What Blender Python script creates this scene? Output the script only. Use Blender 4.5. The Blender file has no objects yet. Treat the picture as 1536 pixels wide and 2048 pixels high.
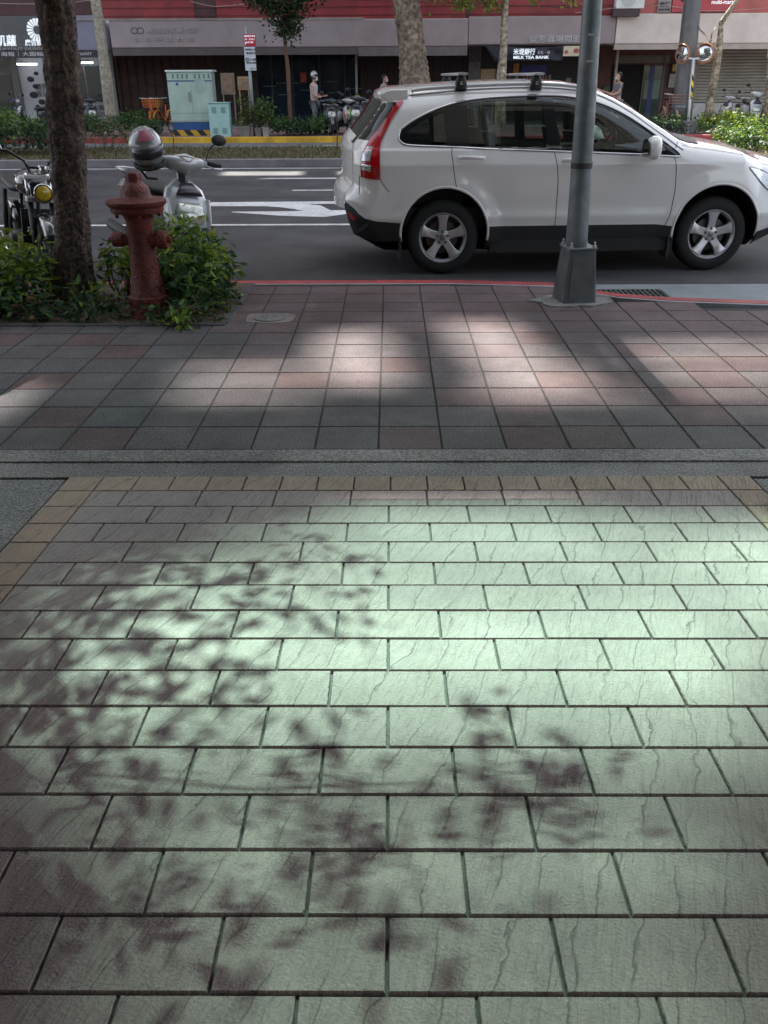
import bpy, math, random
import numpy as np
from mathutils import Vector, Matrix
random.seed(7); RNG = np.random.default_rng(7)
S = bpy.context.scene; C = S.collection
R = math.radians

# ---------------------------------------------------------------- camera
F = 1700.0; PITCH = math.atan(864 / F); ROLL = R(0.3); YAW = math.atan(17 / F * math.cos(PITCH)); H = 1.66
def _cam_axes():
    f = np.array([0, math.cos(PITCH), -math.sin(PITCH)]); r = np.array([1., 0, 0]); u = np.cross(r, f)
    c, s = math.cos(ROLL), math.sin(ROLL); r2 = c * r - s * u; u2 = c * u + s * r
    cy, sy = math.cos(YAW), math.sin(YAW); Z = np.array([[cy, -sy, 0], [sy, cy, 0], [0, 0, 1]])
    return Z @ f, Z @ r2, Z @ u2
CF, CR, CU = _cam_axes()
cam = bpy.data.objects.new('camera', bpy.data.cameras.new('camera')); C.objects.link(cam); S.camera = cam
cam.matrix_world = Matrix(((CR[0], CU[0], -CF[0], 0), (CR[1], CU[1], -CF[1], 0), (CR[2], CU[2], -CF[2], H), (0, 0, 0, 1)))
cam.data.sensor_fit = 'VERTICAL'; cam.data.sensor_height = 36; cam.data.lens = 36 * F / 2048
cam.data.clip_start = 0.05; cam.data.clip_end = 2000
def ray(px, py): return CF + CR * (px - 768) / F - CU * (py - 1024) / F
def onY(px, py, Y): d = ray(px, py); t = Y / d[1]; return d[0] * t, H + d[2] * t       # measured point on a wall plane
def onZ(px, py, z=0.): d = ray(px, py); t = (z - H) / d[2]; return d[0] * t, d[1] * t    # measured point on the ground

# ---------------------------------------------------------------- sky, sun, exposure
SUN_EL = R(52); SUN_DX = -0.07                      # towards the sun: (SUN_DX, 1, tan(el))
w = bpy.data.worlds.new("World"); S.world = w; w.use_nodes = True
nt = w.node_tree; bg = nt.nodes['Background']; sky = nt.nodes.new('ShaderNodeTexSky')
sky.sky_type = 'NISHITA'; sky.sun_disc = False; sky.sun_elevation = SUN_EL; sky.sun_rotation = math.atan2(SUN_DX, 1)
sky.dust_density = 3.0; sky.air_density = 1.0; sky.ozone_density = 0.6
hs_ = nt.nodes.new('ShaderNodeHueSaturation'); hs_.inputs['Saturation'].default_value = .42; nt.links.new(sky.outputs[0], hs_.inputs['Color']); nt.links.new(hs_.outputs[0], bg.inputs[0]); bg.inputs[1].default_value = 0.12
sl = bpy.data.lights.new('sun', 'SUN'); sl.energy = 5.0; sl.angle = R(0.53); sl.color = (1.0, 0.96, 0.88)
so = bpy.data.objects.new('sun', sl); C.objects.link(so)
so.rotation_euler = Vector((SUN_DX, 1, math.tan(SUN_EL) * math.hypot(1, SUN_DX))).to_track_quat('Z', 'Y').to_euler()
so.location = (0, 0, 60)
S.view_settings.view_transform = 'Standard'; S.view_settings.look = 'None'; S.view_settings.gamma = 1
S.view_settings.exposure = 1.92
S.cycles.max_bounces = 8; S.cycles.diffuse_bounces = 4; S.cycles.transparent_max_bounces = 16
S.cycles.caustics_reflective = False; S.cycles.caustics_refractive = False
S.cycles.sample_clamp_indirect = 4.0

# ---------------------------------------------------------------- materials
_m = {}
def M(name, col=(.5, .5, .5), rough=.6, metal=0., var=.12, scale=6., bump=0., bscale=60., coat=0., tint=False, emit=None, speck=0., spec=.5, dirt=0., sscale=240):
    if name in _m: return _m[name]
    m = bpy.data.materials.new(name); m.use_nodes = True; n = m.node_tree.nodes; L = m.node_tree.links
    b = n['Principled BSDF']; b.inputs['Roughness'].default_value = rough; b.inputs['Metallic'].default_value = metal
    b.inputs['Coat Weight'].default_value = coat; b.inputs['Coat Roughness'].default_value = .06
    b.inputs['Specular IOR Level'].default_value = spec
    tc = n.new('ShaderNodeTexCoord'); nz = n.new('ShaderNodeTexNoise'); nz.inputs['Scale'].default_value = scale; nz.inputs['Detail'].default_value = 6
    L.new(tc.outputs['Object'], nz.inputs['Vector'])
    mr = n.new('ShaderNodeMapRange'); mr.inputs[1].default_value = .3; mr.inputs[2].default_value = .7
    mr.inputs[3].default_value = 1 - var; mr.inputs[4].default_value = 1 + var; L.new(nz.outputs[0], mr.inputs[0])
    mul = n.new('ShaderNodeVectorMath'); mul.operation = 'SCALE'
    if tint:
        at = n.new('ShaderNodeAttribute'); at.attribute_name = 'tint'; L.new(at.outputs['Color'], mul.inputs[0])
    else: mul.inputs[0].default_value = col
    L.new(mr.outputs[0], mul.inputs['Scale']); out = mul.outputs[0]
    if speck:
        n2 = n.new('ShaderNodeTexNoise'); n2.inputs['Scale'].default_value = sscale; n2.inputs['Detail'].default_value = 3; L.new(tc.outputs['Object'], n2.inputs['Vector'])
        m2 = n.new('ShaderNodeMapRange'); m2.inputs[1].default_value = .35; m2.inputs[2].default_value = .65; m2.inputs[3].default_value = 1 - speck; m2.inputs[4].default_value = 1 + speck
        L.new(n2.outputs[0], m2.inputs[0]); s2 = n.new('ShaderNodeVectorMath'); s2.operation = 'SCALE'; L.new(out, s2.inputs[0]); L.new(m2.outputs[0], s2.inputs['Scale']); out = s2.outputs[0]
    if dirt:
        n3 = n.new('ShaderNodeTexNoise'); n3.inputs['Scale'].default_value = 1.3; n3.inputs['Detail'].default_value = 8; n3.inputs['Roughness'].default_value = .65; L.new(tc.outputs['Object'], n3.inputs['Vector'])
        m3 = n.new('ShaderNodeMapRange'); m3.inputs[1].default_value = .38; m3.inputs[2].default_value = .66; m3.inputs[3].default_value = 1 - dirt; m3.inputs[4].default_value = 1.05
        L.new(n3.outputs[0], m3.inputs[0]); s3 = n.new('ShaderNodeVectorMath'); s3.operation = 'SCALE'; L.new(out, s3.inputs[0]); L.new(m3.outputs[0], s3.inputs['Scale']); out = s3.outputs[0]
    L.new(out, b.inputs['Base Color'])
    if bump:
        n4 = n.new('ShaderNodeTexNoise'); n4.inputs['Scale'].default_value = bscale; n4.inputs['Detail'].default_value = 5; L.new(tc.outputs['Object'], n4.inputs['Vector'])
        bp = n.new('ShaderNodeBump'); bp.inputs['Strength'].default_value = min(1, bump); bp.inputs['Distance'].default_value = .01 * max(1, bump)
        L.new(n4.outputs[0], bp.inputs['Height']); L.new(bp.outputs[0], b.inputs['Normal'])
    if emit: b.inputs['Emission Color'].default_value = (*emit[:3], 1); b.inputs['Emission Strength'].default_value = emit[3]
    _m[name] = m; return m
def glass_mat(name, trans, refl=.08, rough=.01):
    m = bpy.data.materials.new(name); m.use_nodes = True; n = m.node_tree.nodes; L = m.node_tree.links
    for x in list(n): n.remove(x)
    o = n.new('ShaderNodeOutputMaterial'); t = n.new('ShaderNodeBsdfTransparent'); t.inputs[0].default_value = (*trans, 1)
    g = n.new('ShaderNodeBsdfGlossy'); g.inputs['Roughness'].default_value = rough; g.inputs[0].default_value = (.95, 1, .98, 1)
    lw = n.new('ShaderNodeFresnel'); lw.inputs[0].default_value = 1.5
    ma = n.new('ShaderNodeMath'); ma.operation = 'ADD'; ma.inputs[1].default_value = refl; ma.use_clamp = True
    mx = n.new('ShaderNodeMixShader'); L.new(lw.outputs[0], ma.inputs[0]); L.new(ma.outputs[0], mx.inputs[0]); L.new(t.outputs[0], mx.inputs[1]); L.new(g.outputs[0], mx.inputs[2]); L.new(mx.outputs[0], o.inputs[0])
    _m[name] = m; return m
def leaf_mat(name, rough=.62, trans=.35):
    m = M(name, rough=rough, var=.18, scale=40, tint=True); n = m.node_tree.nodes; L = m.node_tree.links
    b = n['Principled BSDF']; o = [x for x in n if x.type == 'OUTPUT_MATERIAL'][0]
    t = n.new('ShaderNodeBsdfTranslucent'); mx = n.new('ShaderNodeMixShader'); mx.inputs[0].default_value = trans
    L.new(b.inputs['Base Color'].links[0].from_socket, t.inputs[0]); L.new(b.outputs[0], mx.inputs[1]); L.new(t.outputs[0], mx.inputs[2]); L.new(mx.outputs[0], o.inputs[0])
    return m
def slate_mat():
    m = M('slate_tile', rough=.72, var=.07, scale=5, tint=True, dirt=.12, spec=.3); n = m.node_tree.nodes; L = m.node_tree.links; b = n['Principled BSDF']
    tc = n.new('ShaderNodeTexCoord'); at = n.new('ShaderNodeAttribute'); at.attribute_name = 'rnd'
    sc = n.new('ShaderNodeVectorMath'); sc.operation = 'SCALE'; sc.inputs['Scale'].default_value = 9.; L.new(at.outputs['Color'], sc.inputs[0])
    ad = n.new('ShaderNodeVectorMath'); L.new(tc.outputs['Object'], ad.inputs[0]); L.new(sc.outputs[0], ad.inputs[1])
    mp = n.new('ShaderNodeMapping'); mp.inputs['Rotation'].default_value = (0, 0, R(19)); L.new(ad.outputs[0], mp.inputs[0])
    # warped sawtooth: cleft edges of split stone
    wn = n.new('ShaderNodeTexNoise'); wn.inputs['Scale'].default_value = 8.5; wn.inputs['Detail'].default_value = 4; wn.inputs['Roughness'].default_value = .55; L.new(mp.outputs[0], wn.inputs['Vector'])
    ws = n.new('ShaderNodeMath'); ws.operation = 'MULTIPLY_ADD'; ws.inputs[1].default_value = .13; L.new(wn.outputs[0], ws.inputs[0])
    an = n.new('ShaderNodeMapping'); an.inputs['Scale'].default_value = (1.0, .42, 1); L.new(mp.outputs[0], an.inputs[0]); L.new(an.outputs[0], wn.inputs['Vector'])
    sx = n.new('ShaderNodeSeparateXYZ'); L.new(mp.outputs[0], sx.inputs[0]); L.new(sx.outputs['X'], ws.inputs[2])
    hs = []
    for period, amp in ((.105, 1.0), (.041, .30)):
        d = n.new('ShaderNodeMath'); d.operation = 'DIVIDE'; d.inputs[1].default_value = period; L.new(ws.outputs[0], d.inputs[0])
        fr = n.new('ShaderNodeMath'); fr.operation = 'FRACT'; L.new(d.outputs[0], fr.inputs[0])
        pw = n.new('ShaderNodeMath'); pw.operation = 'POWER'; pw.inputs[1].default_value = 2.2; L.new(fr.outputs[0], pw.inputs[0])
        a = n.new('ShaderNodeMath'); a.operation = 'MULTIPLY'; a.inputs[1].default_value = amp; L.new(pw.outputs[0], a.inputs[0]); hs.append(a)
    st = n.new('ShaderNodeMapping'); st.inputs['Scale'].default_value = (95, 13, 1); L.new(mp.outputs[0], st.inputs[0])
    sn = n.new('ShaderNodeTexNoise'); sn.inputs['Scale'].default_value = 1; sn.inputs['Detail'].default_value = 4; L.new(st.outputs[0], sn.inputs['Vector'])
    fn = n.new('ShaderNodeTexNoise'); fn.inputs['Scale'].default_value = 150; fn.inputs['Detail'].default_value = 4; L.new(tc.outputs['Object'], fn.inputs['Vector'])
    s1 = n.new('ShaderNodeMath'); L.new(hs[0].outputs[0], s1.inputs[0]); L.new(hs[1].outputs[0], s1.inputs[1])
    s2 = n.new('ShaderNodeMath'); s2.operation = 'MULTIPLY_ADD'; s2.inputs[1].default_value = .85; L.new(sn.outputs[0], s2.inputs[0]); L.new(s1.outputs[0], s2.inputs[2])
    s3 = n.new('ShaderNodeMath'); s3.operation = 'MULTIPLY_ADD'; s3.inputs[1].default_value = .34; L.new(fn.outputs[0], s3.inputs[0]); L.new(s2.outputs[0], s3.inputs[2])
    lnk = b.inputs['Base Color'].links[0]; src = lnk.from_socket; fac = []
    for h_, wd, dk in ((hs[0], .060, .42), (hs[1], .06, .80)):  # ridge shadow lines darkened into the stone colour
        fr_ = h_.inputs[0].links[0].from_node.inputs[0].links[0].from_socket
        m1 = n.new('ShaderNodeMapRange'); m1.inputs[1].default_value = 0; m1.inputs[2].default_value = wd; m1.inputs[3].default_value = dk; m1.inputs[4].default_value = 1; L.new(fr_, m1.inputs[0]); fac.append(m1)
    # painted cleft shadow lines come and go along their length
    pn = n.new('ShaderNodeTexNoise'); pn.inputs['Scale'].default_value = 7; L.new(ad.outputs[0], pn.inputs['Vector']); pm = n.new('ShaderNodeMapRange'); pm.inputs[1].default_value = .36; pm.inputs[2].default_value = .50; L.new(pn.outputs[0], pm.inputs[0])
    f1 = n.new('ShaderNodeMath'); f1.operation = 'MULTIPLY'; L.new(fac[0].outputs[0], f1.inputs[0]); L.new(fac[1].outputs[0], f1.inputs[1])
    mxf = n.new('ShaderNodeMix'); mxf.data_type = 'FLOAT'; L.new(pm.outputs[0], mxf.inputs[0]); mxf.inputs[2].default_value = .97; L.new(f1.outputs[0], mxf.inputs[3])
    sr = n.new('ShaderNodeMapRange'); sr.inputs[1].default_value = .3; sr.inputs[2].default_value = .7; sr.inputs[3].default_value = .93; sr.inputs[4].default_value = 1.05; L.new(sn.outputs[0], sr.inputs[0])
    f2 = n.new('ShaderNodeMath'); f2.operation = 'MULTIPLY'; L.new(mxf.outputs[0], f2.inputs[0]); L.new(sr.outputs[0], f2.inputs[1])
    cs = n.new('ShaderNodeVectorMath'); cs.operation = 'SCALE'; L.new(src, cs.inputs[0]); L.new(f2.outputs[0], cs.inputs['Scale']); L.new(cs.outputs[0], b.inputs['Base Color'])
    bp = n.new('ShaderNodeBump'); bp.inputs['Strength'].default_value = 1.; bp.inputs['Distance'].default_value = .012; L.new(s3.outputs[0], bp.inputs['Height']); L.new(bp.outputs[0], b.inputs['Normal'])
    return m
def stripe_mat(name, c1, c2, freq, ang=45, axis='XZ', rough=.5):
    m = bpy.data.materials.new(name); m.use_nodes = True; n = m.node_tree.nodes; L = m.node_tree.links; b = n['Principled BSDF']; b.inputs['Roughness'].default_value = rough
    tc = n.new('ShaderNodeTexCoord'); mp = n.new('ShaderNodeMapping'); mp.inputs['Rotation'].default_value = (0, R(ang), 0); L.new(tc.outputs['Object'], mp.inputs[0])
    sx = n.new('ShaderNodeSeparateXYZ'); L.new(mp.outputs[0], sx.inputs[0]); d = n.new('ShaderNodeMath'); d.operation = 'MULTIPLY'; d.inputs[1].default_value = freq; L.new(sx.outputs['X'], d.inputs[0])
    fr = n.new('ShaderNodeMath'); fr.operation = 'FRACT'; L.new(d.outputs[0], fr.inputs[0]); g = n.new('ShaderNodeMath'); g.operation = 'GREATER_THAN'; g.inputs[1].default_value = .5; L.new(fr.outputs[0], g.inputs[0])
    mx = n.new('ShaderNodeMix'); mx.data_type = 'RGBA'; L.new(g.outputs[0], mx.inputs[0]); mx.inputs[6].default_value = (*c1, 1); mx.inputs[7].default_value = (*c2, 1); L.new(mx.outputs[2], b.inputs['Base Color'])
    _m[name] = m; return m

# ---------------------------------------------------------------- mesh helpers
def wloc(o):
    v = Vector((0, 0, 0))
    while o is not None: v += o.location; o = o.parent
    return v
class MB:
    def __init__(s): s.v = []; s.f = []; s.c = []; s.r = []; s.col = None
    def add(s, v, f, col=None, rnd=None):
        o = len(s.v); s.v += [tuple(p) for p in v]; s.f += [tuple(i + o for i in q) for q in f]
        if col is not None: s.c += [col] * len(f)
        if rnd is not None: s.r += [rnd] * len(f)
        return s
    def box(s, x0, x1, y0, y1, z0, z1, col=None):
        v = [(x, y, z) for z in (z0, z1) for y in (y0, y1) for x in (x0, x1)]
        return s.add(v, [(0, 2, 3, 1), (4, 5, 7, 6), (0, 1, 5, 4), (2, 6, 7, 3), (0, 4, 6, 2), (1, 3, 7, 5)], col)
    def rings(s, rings, close=True, cap=True, col=None):
        n = len(rings[0]); v = [p for r_ in rings for p in r_]; f = []
        for i in range(len(rings) - 1):
            for j in range(n if close else n - 1):
                k = (j + 1) % n; f.append((i * n + j, i * n + k, (i + 1) * n + k, (i + 1) * n + j))
        if cap and close: f.append(tuple(range(n - 1, -1, -1))); f.append(tuple(range((len(rings) - 1) * n, len(rings) * n)))
        return s.add(v, f, col)
    def tube(s, pts, rad, n=8, cap=True, flat=1.0):
        pts = [Vector(p) for p in pts]; rad = rad if hasattr(rad, '__len__') else [rad] * len(pts); rr = []
        for i, p in enumerate(pts):
            t = (pts[min(i + 1, len(pts) - 1)] - pts[max(i - 1, 0)]).normalized()
            a = Vector((0, 0, 1)) if abs(t.z) < .9 else Vector((0, 1, 0)); u = t.cross(a).normalized(); w_ = u.cross(t)
            rr.append([p + (u * math.cos(q) + w_ * math.sin(q) * flat) * rad[i] for q in [2 * math.pi * j / n for j in range(n)]])
        return s.rings(rr, cap=cap)
    def lathe(s, prof, c=(0, 0, 0), n=24, axis='Z', cap=True):
        rr = []
        for r_, h in prof:
            ring = []
            for j in range(n):
                a = 2 * math.pi * j / n; x, y = r_ * math.cos(a), r_ * math.sin(a)
                ring.append({'Z': (c[0] + x, c[1] + y, c[2] + h), 'Y': (c[0] + x, c[1] + h, c[2] - y), 'X': (c[0] + h, c[1] + x, c[2] + y)}[axis])
            rr.append(ring)
        return s.rings(rr, cap=cap)
    def ell(s, c, rx, ry, rz, n=14, m=9, rot=None):
        rr = []
        for i in range(m + 1):
            t = math.pi * (i / m) ; q = max(math.sin(t), .02)
            ring = [Vector((rx * q * math.cos(2 * math.pi * j / n), ry * q * math.sin(2 * math.pi * j / n), -rz * math.cos(t))) for j in range(n)]
            if rot is not None: ring = [rot @ p for p in ring]
            rr.append([p + Vector(c) for p in ring])
        return s.rings(rr)
    def loft(s, secs, n=16):
        # secs: (centre, axis_u, axis_v, exponent)
        rr = []
        for c, u, v, e in secs:
            c, u, v = Vector(c), Vector(u), Vector(v); ring = []
            for j in range(n):
                a = 2 * math.pi * j / n; ca, sa = math.cos(a), math.sin(a)
                ring.append(c + u * (math.copysign(abs(ca) ** (2 / e), ca)) + v * (math.copysign(abs(sa) ** (2 / e), sa)))
            rr.append(ring)
        return s.rings(rr)
    def prism(s, poly, y0, y1, plane='XZ'):
        n = len(poly); g = {'XZ': lambda p, h: (p[0], h, p[1]), 'XY': lambda p, h: (p[0], p[1], h), 'YZ': lambda p, h: (h, p[0], p[1])}[plane]
        return s.add([g(p, y0) for p in poly] + [g(p, y1) for p in poly], [tuple(range(n)), tuple(range(2 * n - 1, n - 1, -1))] + [(i, n + i, n + (i + 1) % n, (i + 1) % n) for i in range(n)])
    def build(s, name, mat, parent=None, smooth=False, bevel=0, sub=0, solid=0, loc=None, fixn=True):
        me = bpy.data.meshes.new(name); off = Vector(loc) if loc is not None else (wloc(parent) if parent is not None else Vector((0, 0, 0)))
        me.from_pydata([tuple(Vector(p) - off) for p in s.v], [], s.f); me.update()
        if s.c and len(s.c) == len(s.f):
            a = me.color_attributes.new('tint', 'FLOAT_COLOR', 'CORNER'); arr = np.repeat(np.array([(*c[:3], 1) for c in s.c], dtype=np.float32), [len(f) for f in s.f], axis=0); a.data.foreach_set('color', arr.ravel())
        if s.r and len(s.r) == len(s.f):
            a = me.color_attributes.new('rnd', 'FLOAT_COLOR', 'CORNER'); arr = np.repeat(np.array([(*c[:3], 1) for c in s.r], dtype=np.float32), [len(f) for f in s.f], axis=0); a.data.foreach_set('color', arr.ravel())
        if mat: me.materials.append(mat)
        if fixn:
            import bmesh
            b = bmesh.new(); b.from_mesh(me); bmesh.ops.recalc_face_normals(b, faces=b.faces); b.to_mesh(me); b.free()
        if smooth: me.shade_smooth() if smooth is True else me.set_sharp_from_angle(angle=R(smooth))
        if smooth and smooth is not True: me.polygons.foreach_set('use_smooth', [True] * len(me.polygons))
        o = bpy.data.objects.new(name, me); C.objects.link(o)
        if parent is not None: o.parent = parent
        else: o.location = off
        if bevel: m_ = o.modifiers.new('b', 'BEVEL'); m_.width = bevel; m_.segments = 2; m_.limit_method = 'ANGLE'; m_.angle_limit = R(40)
        if sub: m_ = o.modifiers.new('s', 'SUBSURF'); m_.levels = sub; m_.render_levels = sub
        if solid: m_ = o.modifiers.new('t', 'SOLIDIFY'); m_.thickness = solid
        return o
def tag(o, label=None, cat=None, group=None, kind=None):
    for k, v in (('label', label), ('category', cat), ('group', group), ('kind', kind)):
        if v: o[k] = v
    return o
def thing(name, label, cat, loc=(0, 0, 0), rz=0, group=None):
    o = bpy.data.objects.new(name, None); C.objects.link(o); o.location = loc; o.rotation_euler.z = rz; o.empty_display_size = .1
    return tag(o, label, cat, group)
def kids(root): return [o for o in bpy.data.objects if o.parent == root]
def dup(o, parent=None):
    c = o.copy(); C.objects.link(c); c.parent = parent
    for ch in kids(o): dup(ch, c)
    return c
def text_bm(txt, size, depth=.01, bold=0.):
    cu = bpy.data.curves.new('lettering', 'FONT'); cu.body = txt; cu.size = size; cu.extrude = depth / 2; cu.offset = bold; cu.align_x = 'CENTER'; cu.align_y = 'CENTER'; cu.resolution_u = 2
    o = bpy.data.objects.new('lettering', cu); C.objects.link(o); bpy.context.view_layer.update()
    me = bpy.data.meshes.new_from_object(o.evaluated_get(bpy.context.evaluated_depsgraph_get())); bpy.data.objects.remove(o)
    return me
def text(txt, x, y, z, size, mat, parent, width=None, name='lettering', bold=0., shear=0., depth=.01):
    me = text_bm(txt, size, depth, bold); co = np.array([v.co[:] for v in me.vertices])
    if len(co):
        if width: co[:, 0] *= width / max(1e-6, np.ptp(co[:, 0]))
        co[:, 0] -= (co[:, 0].max() + co[:, 0].min()) / 2; co[:, 0] += shear * co[:, 1]
        me.vertices.foreach_set('co', np.stack([co[:, 0], -co[:, 2], co[:, 1]], 1).ravel())
    me.update(); me.materials.clear(); me.materials.append(mat); o = bpy.data.objects.new(name, me); C.objects.link(o)
    o.location = Vector((x, y, z)) - (wloc(parent) if parent else Vector((0, 0, 0))); o.parent = parent; return o
def struct(mb, name, mat, **k): return tag(mb.build(name, mat, **k), kind='structure')
def leafcloud(mb, pts, size, cols, aspect=.45, droop=.2, up=.3, n6=True):
    pts = np.asarray(pts); N = len(pts)
    for i in range(N):
        d = RNG.normal(size=3); d[2] = d[2] * .6 - droop; d /= np.linalg.norm(d) + 1e-9
        nn = RNG.normal(size=3) + np.array([0, 0, up * 3]); sd = np.cross(d, nn); sd /= np.linalg.norm(sd) + 1e-9; nn = np.cross(sd, d)
        L_ = size * RNG.uniform(.65, 1.3); W = L_ * aspect; p = pts[i]; c = cols[RNG.integers(len(cols))]; k = RNG.uniform(.75, 1.25); c = (c[0] * k, c[1] * k, c[2] * k)
        if n6:
            v = [p, p + d * L_ * .35 + sd * W * .5 + nn * .04 * L_, p + d * L_ * .75 + sd * W * .32, p + d * L_ - nn * .12 * L_, p + d * L_ * .75 - sd * W * .32, p + d * L_ * .35 - sd * W * .5 + nn * .04 * L_, p + d * L_ * .5 - nn * .05 * L_]
            mb.add(v, [(0, 1, 6), (1, 2, 3, 6), (6, 3, 4, 5), (0, 6, 5)], c)
        else:
            mb.add([p, p + d * L_ * .45 + sd * W * .5, p + d * L_, p + d * L_ * .45 - sd * W * .5], [(0, 1, 2, 3)], c)

def split_loose(o):
    me = o.data; n = len(me.vertices); par = list(range(n))
    def fd(a):
        while par[a] != a: par[a] = par[par[a]]; a = par[a]
        return a
    for p in me.polygons:
        vs = p.vertices; r0 = fd(vs[0])
        for v in vs[1:]: par[fd(v)] = r0
    gr = {}
    for p in me.polygons: gr.setdefault(fd(p.vertices[0]), []).append(p)
    out = []
    for g in gr.values():
        ids = sorted({v for p in g for v in p.vertices}); mp = {v: i for i, v in enumerate(ids)}
        m2 = bpy.data.meshes.new(me.name); m2.from_pydata([me.vertices[v].co[:] for v in ids], [], [tuple(mp[v] for v in p.vertices) for p in g]); m2.materials.append(me.materials[0])
        if g[0].use_smooth: m2.shade_smooth()
        c = o.copy(); c.data = m2; C.objects.link(c); c.name = o.name.split('.')[0]; out.append(c)
    bpy.data.objects.remove(o); return out

# ================================================================ GROUND, ROAD, PAVEMENTS
asphalt = M('asphalt', (.088, .085, .09), rough=.8, var=.2, scale=.9, bump=1., bscale=200, speck=.5, sscale=120, dirt=.32, spec=.3)
asphalt2 = M('asphalt_pale', (.17, .17, .175), rough=.85, var=.12, scale=1.5, bump=.5, bscale=250, speck=.25, dirt=.15, spec=.3)
wash = M('washed_gravel', (.30, .25, .245), rough=.85, var=.18, scale=3, bump=1.5, bscale=120, speck=.42, dirt=.4, sscale=95)
washb = M('washed_gravel_blue', (.28, .243, .24), rough=.8, var=.15, scale=3, bump=2.0, bscale=130, speck=.5, dirt=.3, sscale=95)
conc = M('concrete', (.36, .37, .38), rough=.85, var=.12, scale=4, bump=.5, bscale=180, speck=.2, dirt=.25)
concblue = M('concrete_gutter', (.25, .28, .30), rough=.75, var=.12, scale=3, bump=.5, bscale=160, speck=.2, dirt=.25)
grout = M('grout', (.11, .105, .10), rough=.9, var=.2, scale=30, bump=.5, bscale=200)
markp = M('road_paint', (.72, .72, .72), rough=.6, var=.20, scale=14, bump=.3, bscale=200, speck=.1, dirt=.25)
redp = M('red_kerb_paint', (.42, .055, .06), rough=.6, var=.25, scale=9, bump=.4, bscale=80, speck=.2, dirt=.45)
yelp = M('yellow_kerb_paint', (.72, .42, .03), rough=.6, var=.2, scale=5, bump=.3, bscale=60, dirt=.35)

struct(MB().box(-400, 400, -100, 600, -1.0, -.02), 'ground', M('ground_soil', (.2, .19, .17), rough=.9))
rd = MB(); rd.box(-90, 90, 6.4, 19.75, -.3, 0.0); struct(rd, 'road', asphalt)
struct(MB().box(-90, 90, 23.9, 27.7, -.3, 0.001), 'service_lane', asphalt2)
# near pavement tiles
def tiles(name, mat, xs, rows, zf, gap, bev, colf, keep=lambda x0, x1, y0, y1: True, dz=.004):
    mb = MB()
    for (y0, y1), xrow in zip(rows, xs):
        for x0, x1 in zip(xrow[:-1], xrow[1:]):
            if not keep(x0, x1, y0, y1): continue
            g = gap / 2; a, b, c_, d = x0 + g, x1 - g, y0 + g, y1 - g; j = RNG.normal() * .0006; col = colf((x0 + x1) / 2, (y0 + y1) / 2); rn = tuple(RNG.random(3))
            v = [(a, c_, zf(c_) - .012), (b, c_, zf(c_) - .012), (b, d, zf(d) - .012), (a, d, zf(d) - .012)]
            v += [(a + .0005, c_ + .0005, zf(c_) - dz + j), (b - .0005, c_ + .0005, zf(c_) - dz + j), (b - .0005, d - .0005, zf(d) - dz + j), (a + .0005, d - .0005, zf(d) - dz + j)]
            v += [(a + bev, c_ + bev, zf(c_) + j), (b - bev, c_ + bev, zf(c_) + j), (b - bev, d - bev, zf(d) + j), (a + bev, d - bev, zf(d) + j)]
            mb.add(v, [(0, 1, 5, 4), (1, 2, 6, 5), (2, 3, 7, 6), (3, 0, 4, 7), (4, 5, 9, 8), (5, 6, 10, 9), (6, 7, 11, 10), (7, 4, 8, 11), (8, 9, 10, 11)], col, rn)
    return struct(mb, name, mat, fixn=False)
SW = .12                                              # pavement height over the road
PAV = [(.188, .150, .154), (.182, .145, .149), (.175, .144, .149), (.185, .140, .144), (.170, .142, .145), (.188, .155, .157)]
REDT = [(.175, .118, .118), (.168, .115, .115), (.178, .126, .126)]
PINK = [(.20, .145, .148), (.185, .138, .14), (.21, .158, .16), (.19, .15, .155)]
def pavcol(x, y):
    if y > 5.78 and x > -1.15: return PINK[RNG.integers(4)]
    if y < 3.97: return (REDT + REDT + PAV)[RNG.integers(12)] if abs(x) < 3 else PAV[RNG.integers(6)]
    if x < -.9: return ([(.16, .145, .15), (.168, .152, .155), (.172, .148, .148)] * 2 + REDT[:1])[RNG.integers(7)]
    return (PAV * 2 + REDT)[RNG.integers(15)]
tx = [-1.558 + .30 * k for k in range(-22, 36)]
ty = [3.678 + .2946 * k for k in range(0, 13)]
EDGE = lambda x: 7.40 if x < .5 else (7.40 - .11 * (x - .5) / .85 if x < 1.35 else (7.29 - (x - 1.35) / .45 * .42 if x < 1.8 else (6.87 - (x - 1.8) / .35 * .13 if x < 2.15 else max(6.45, 6.74 - (x - 2.15) * .18))))
BED = (-9.0, -1.20, 5.93, 7.30)                       # planting bed
def keep(x0, x1, y0, y1):
    xm, ym = (x0 + x1) / 2, (y0 + y1) / 2
    if BED[0] < xm < BED[1] + .02 and ym > BED[2]: return False
    return y1 < EDGE(xm) - .06
tiles('pavement', M('pavement_tile', rough=.85, var=.07, scale=9, bump=.9, bscale=330, speck=.55, tint=True, dirt=.38, sscale=150, spec=.3), [tx] * 12, list(zip(ty[:-1], ty[1:])), lambda y: SW, .008, .003, pavcol, keep)
b = MB()
xs_ = [-60, BED[0], BED[1]] ; b.box(-60, 60, 3.66, BED[2], -.2, SW - .006); b.box(BED[1], .5, BED[2], 7.33, -.2, SW - .006); b.box(.5, 1.35, BED[2], 7.2, -.2, SW - .006); b.box(1.35, 60, BED[2], 6.42, -.2, SW - .006)
struct(b, 'pavement_bedding', M('pavement_joint', (.04, .035, .035), rough=.95))
struct(MB().box(-60, BED[0], BED[2], 7.3, -.2, SW), 'pavement_end', wash)
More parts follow.
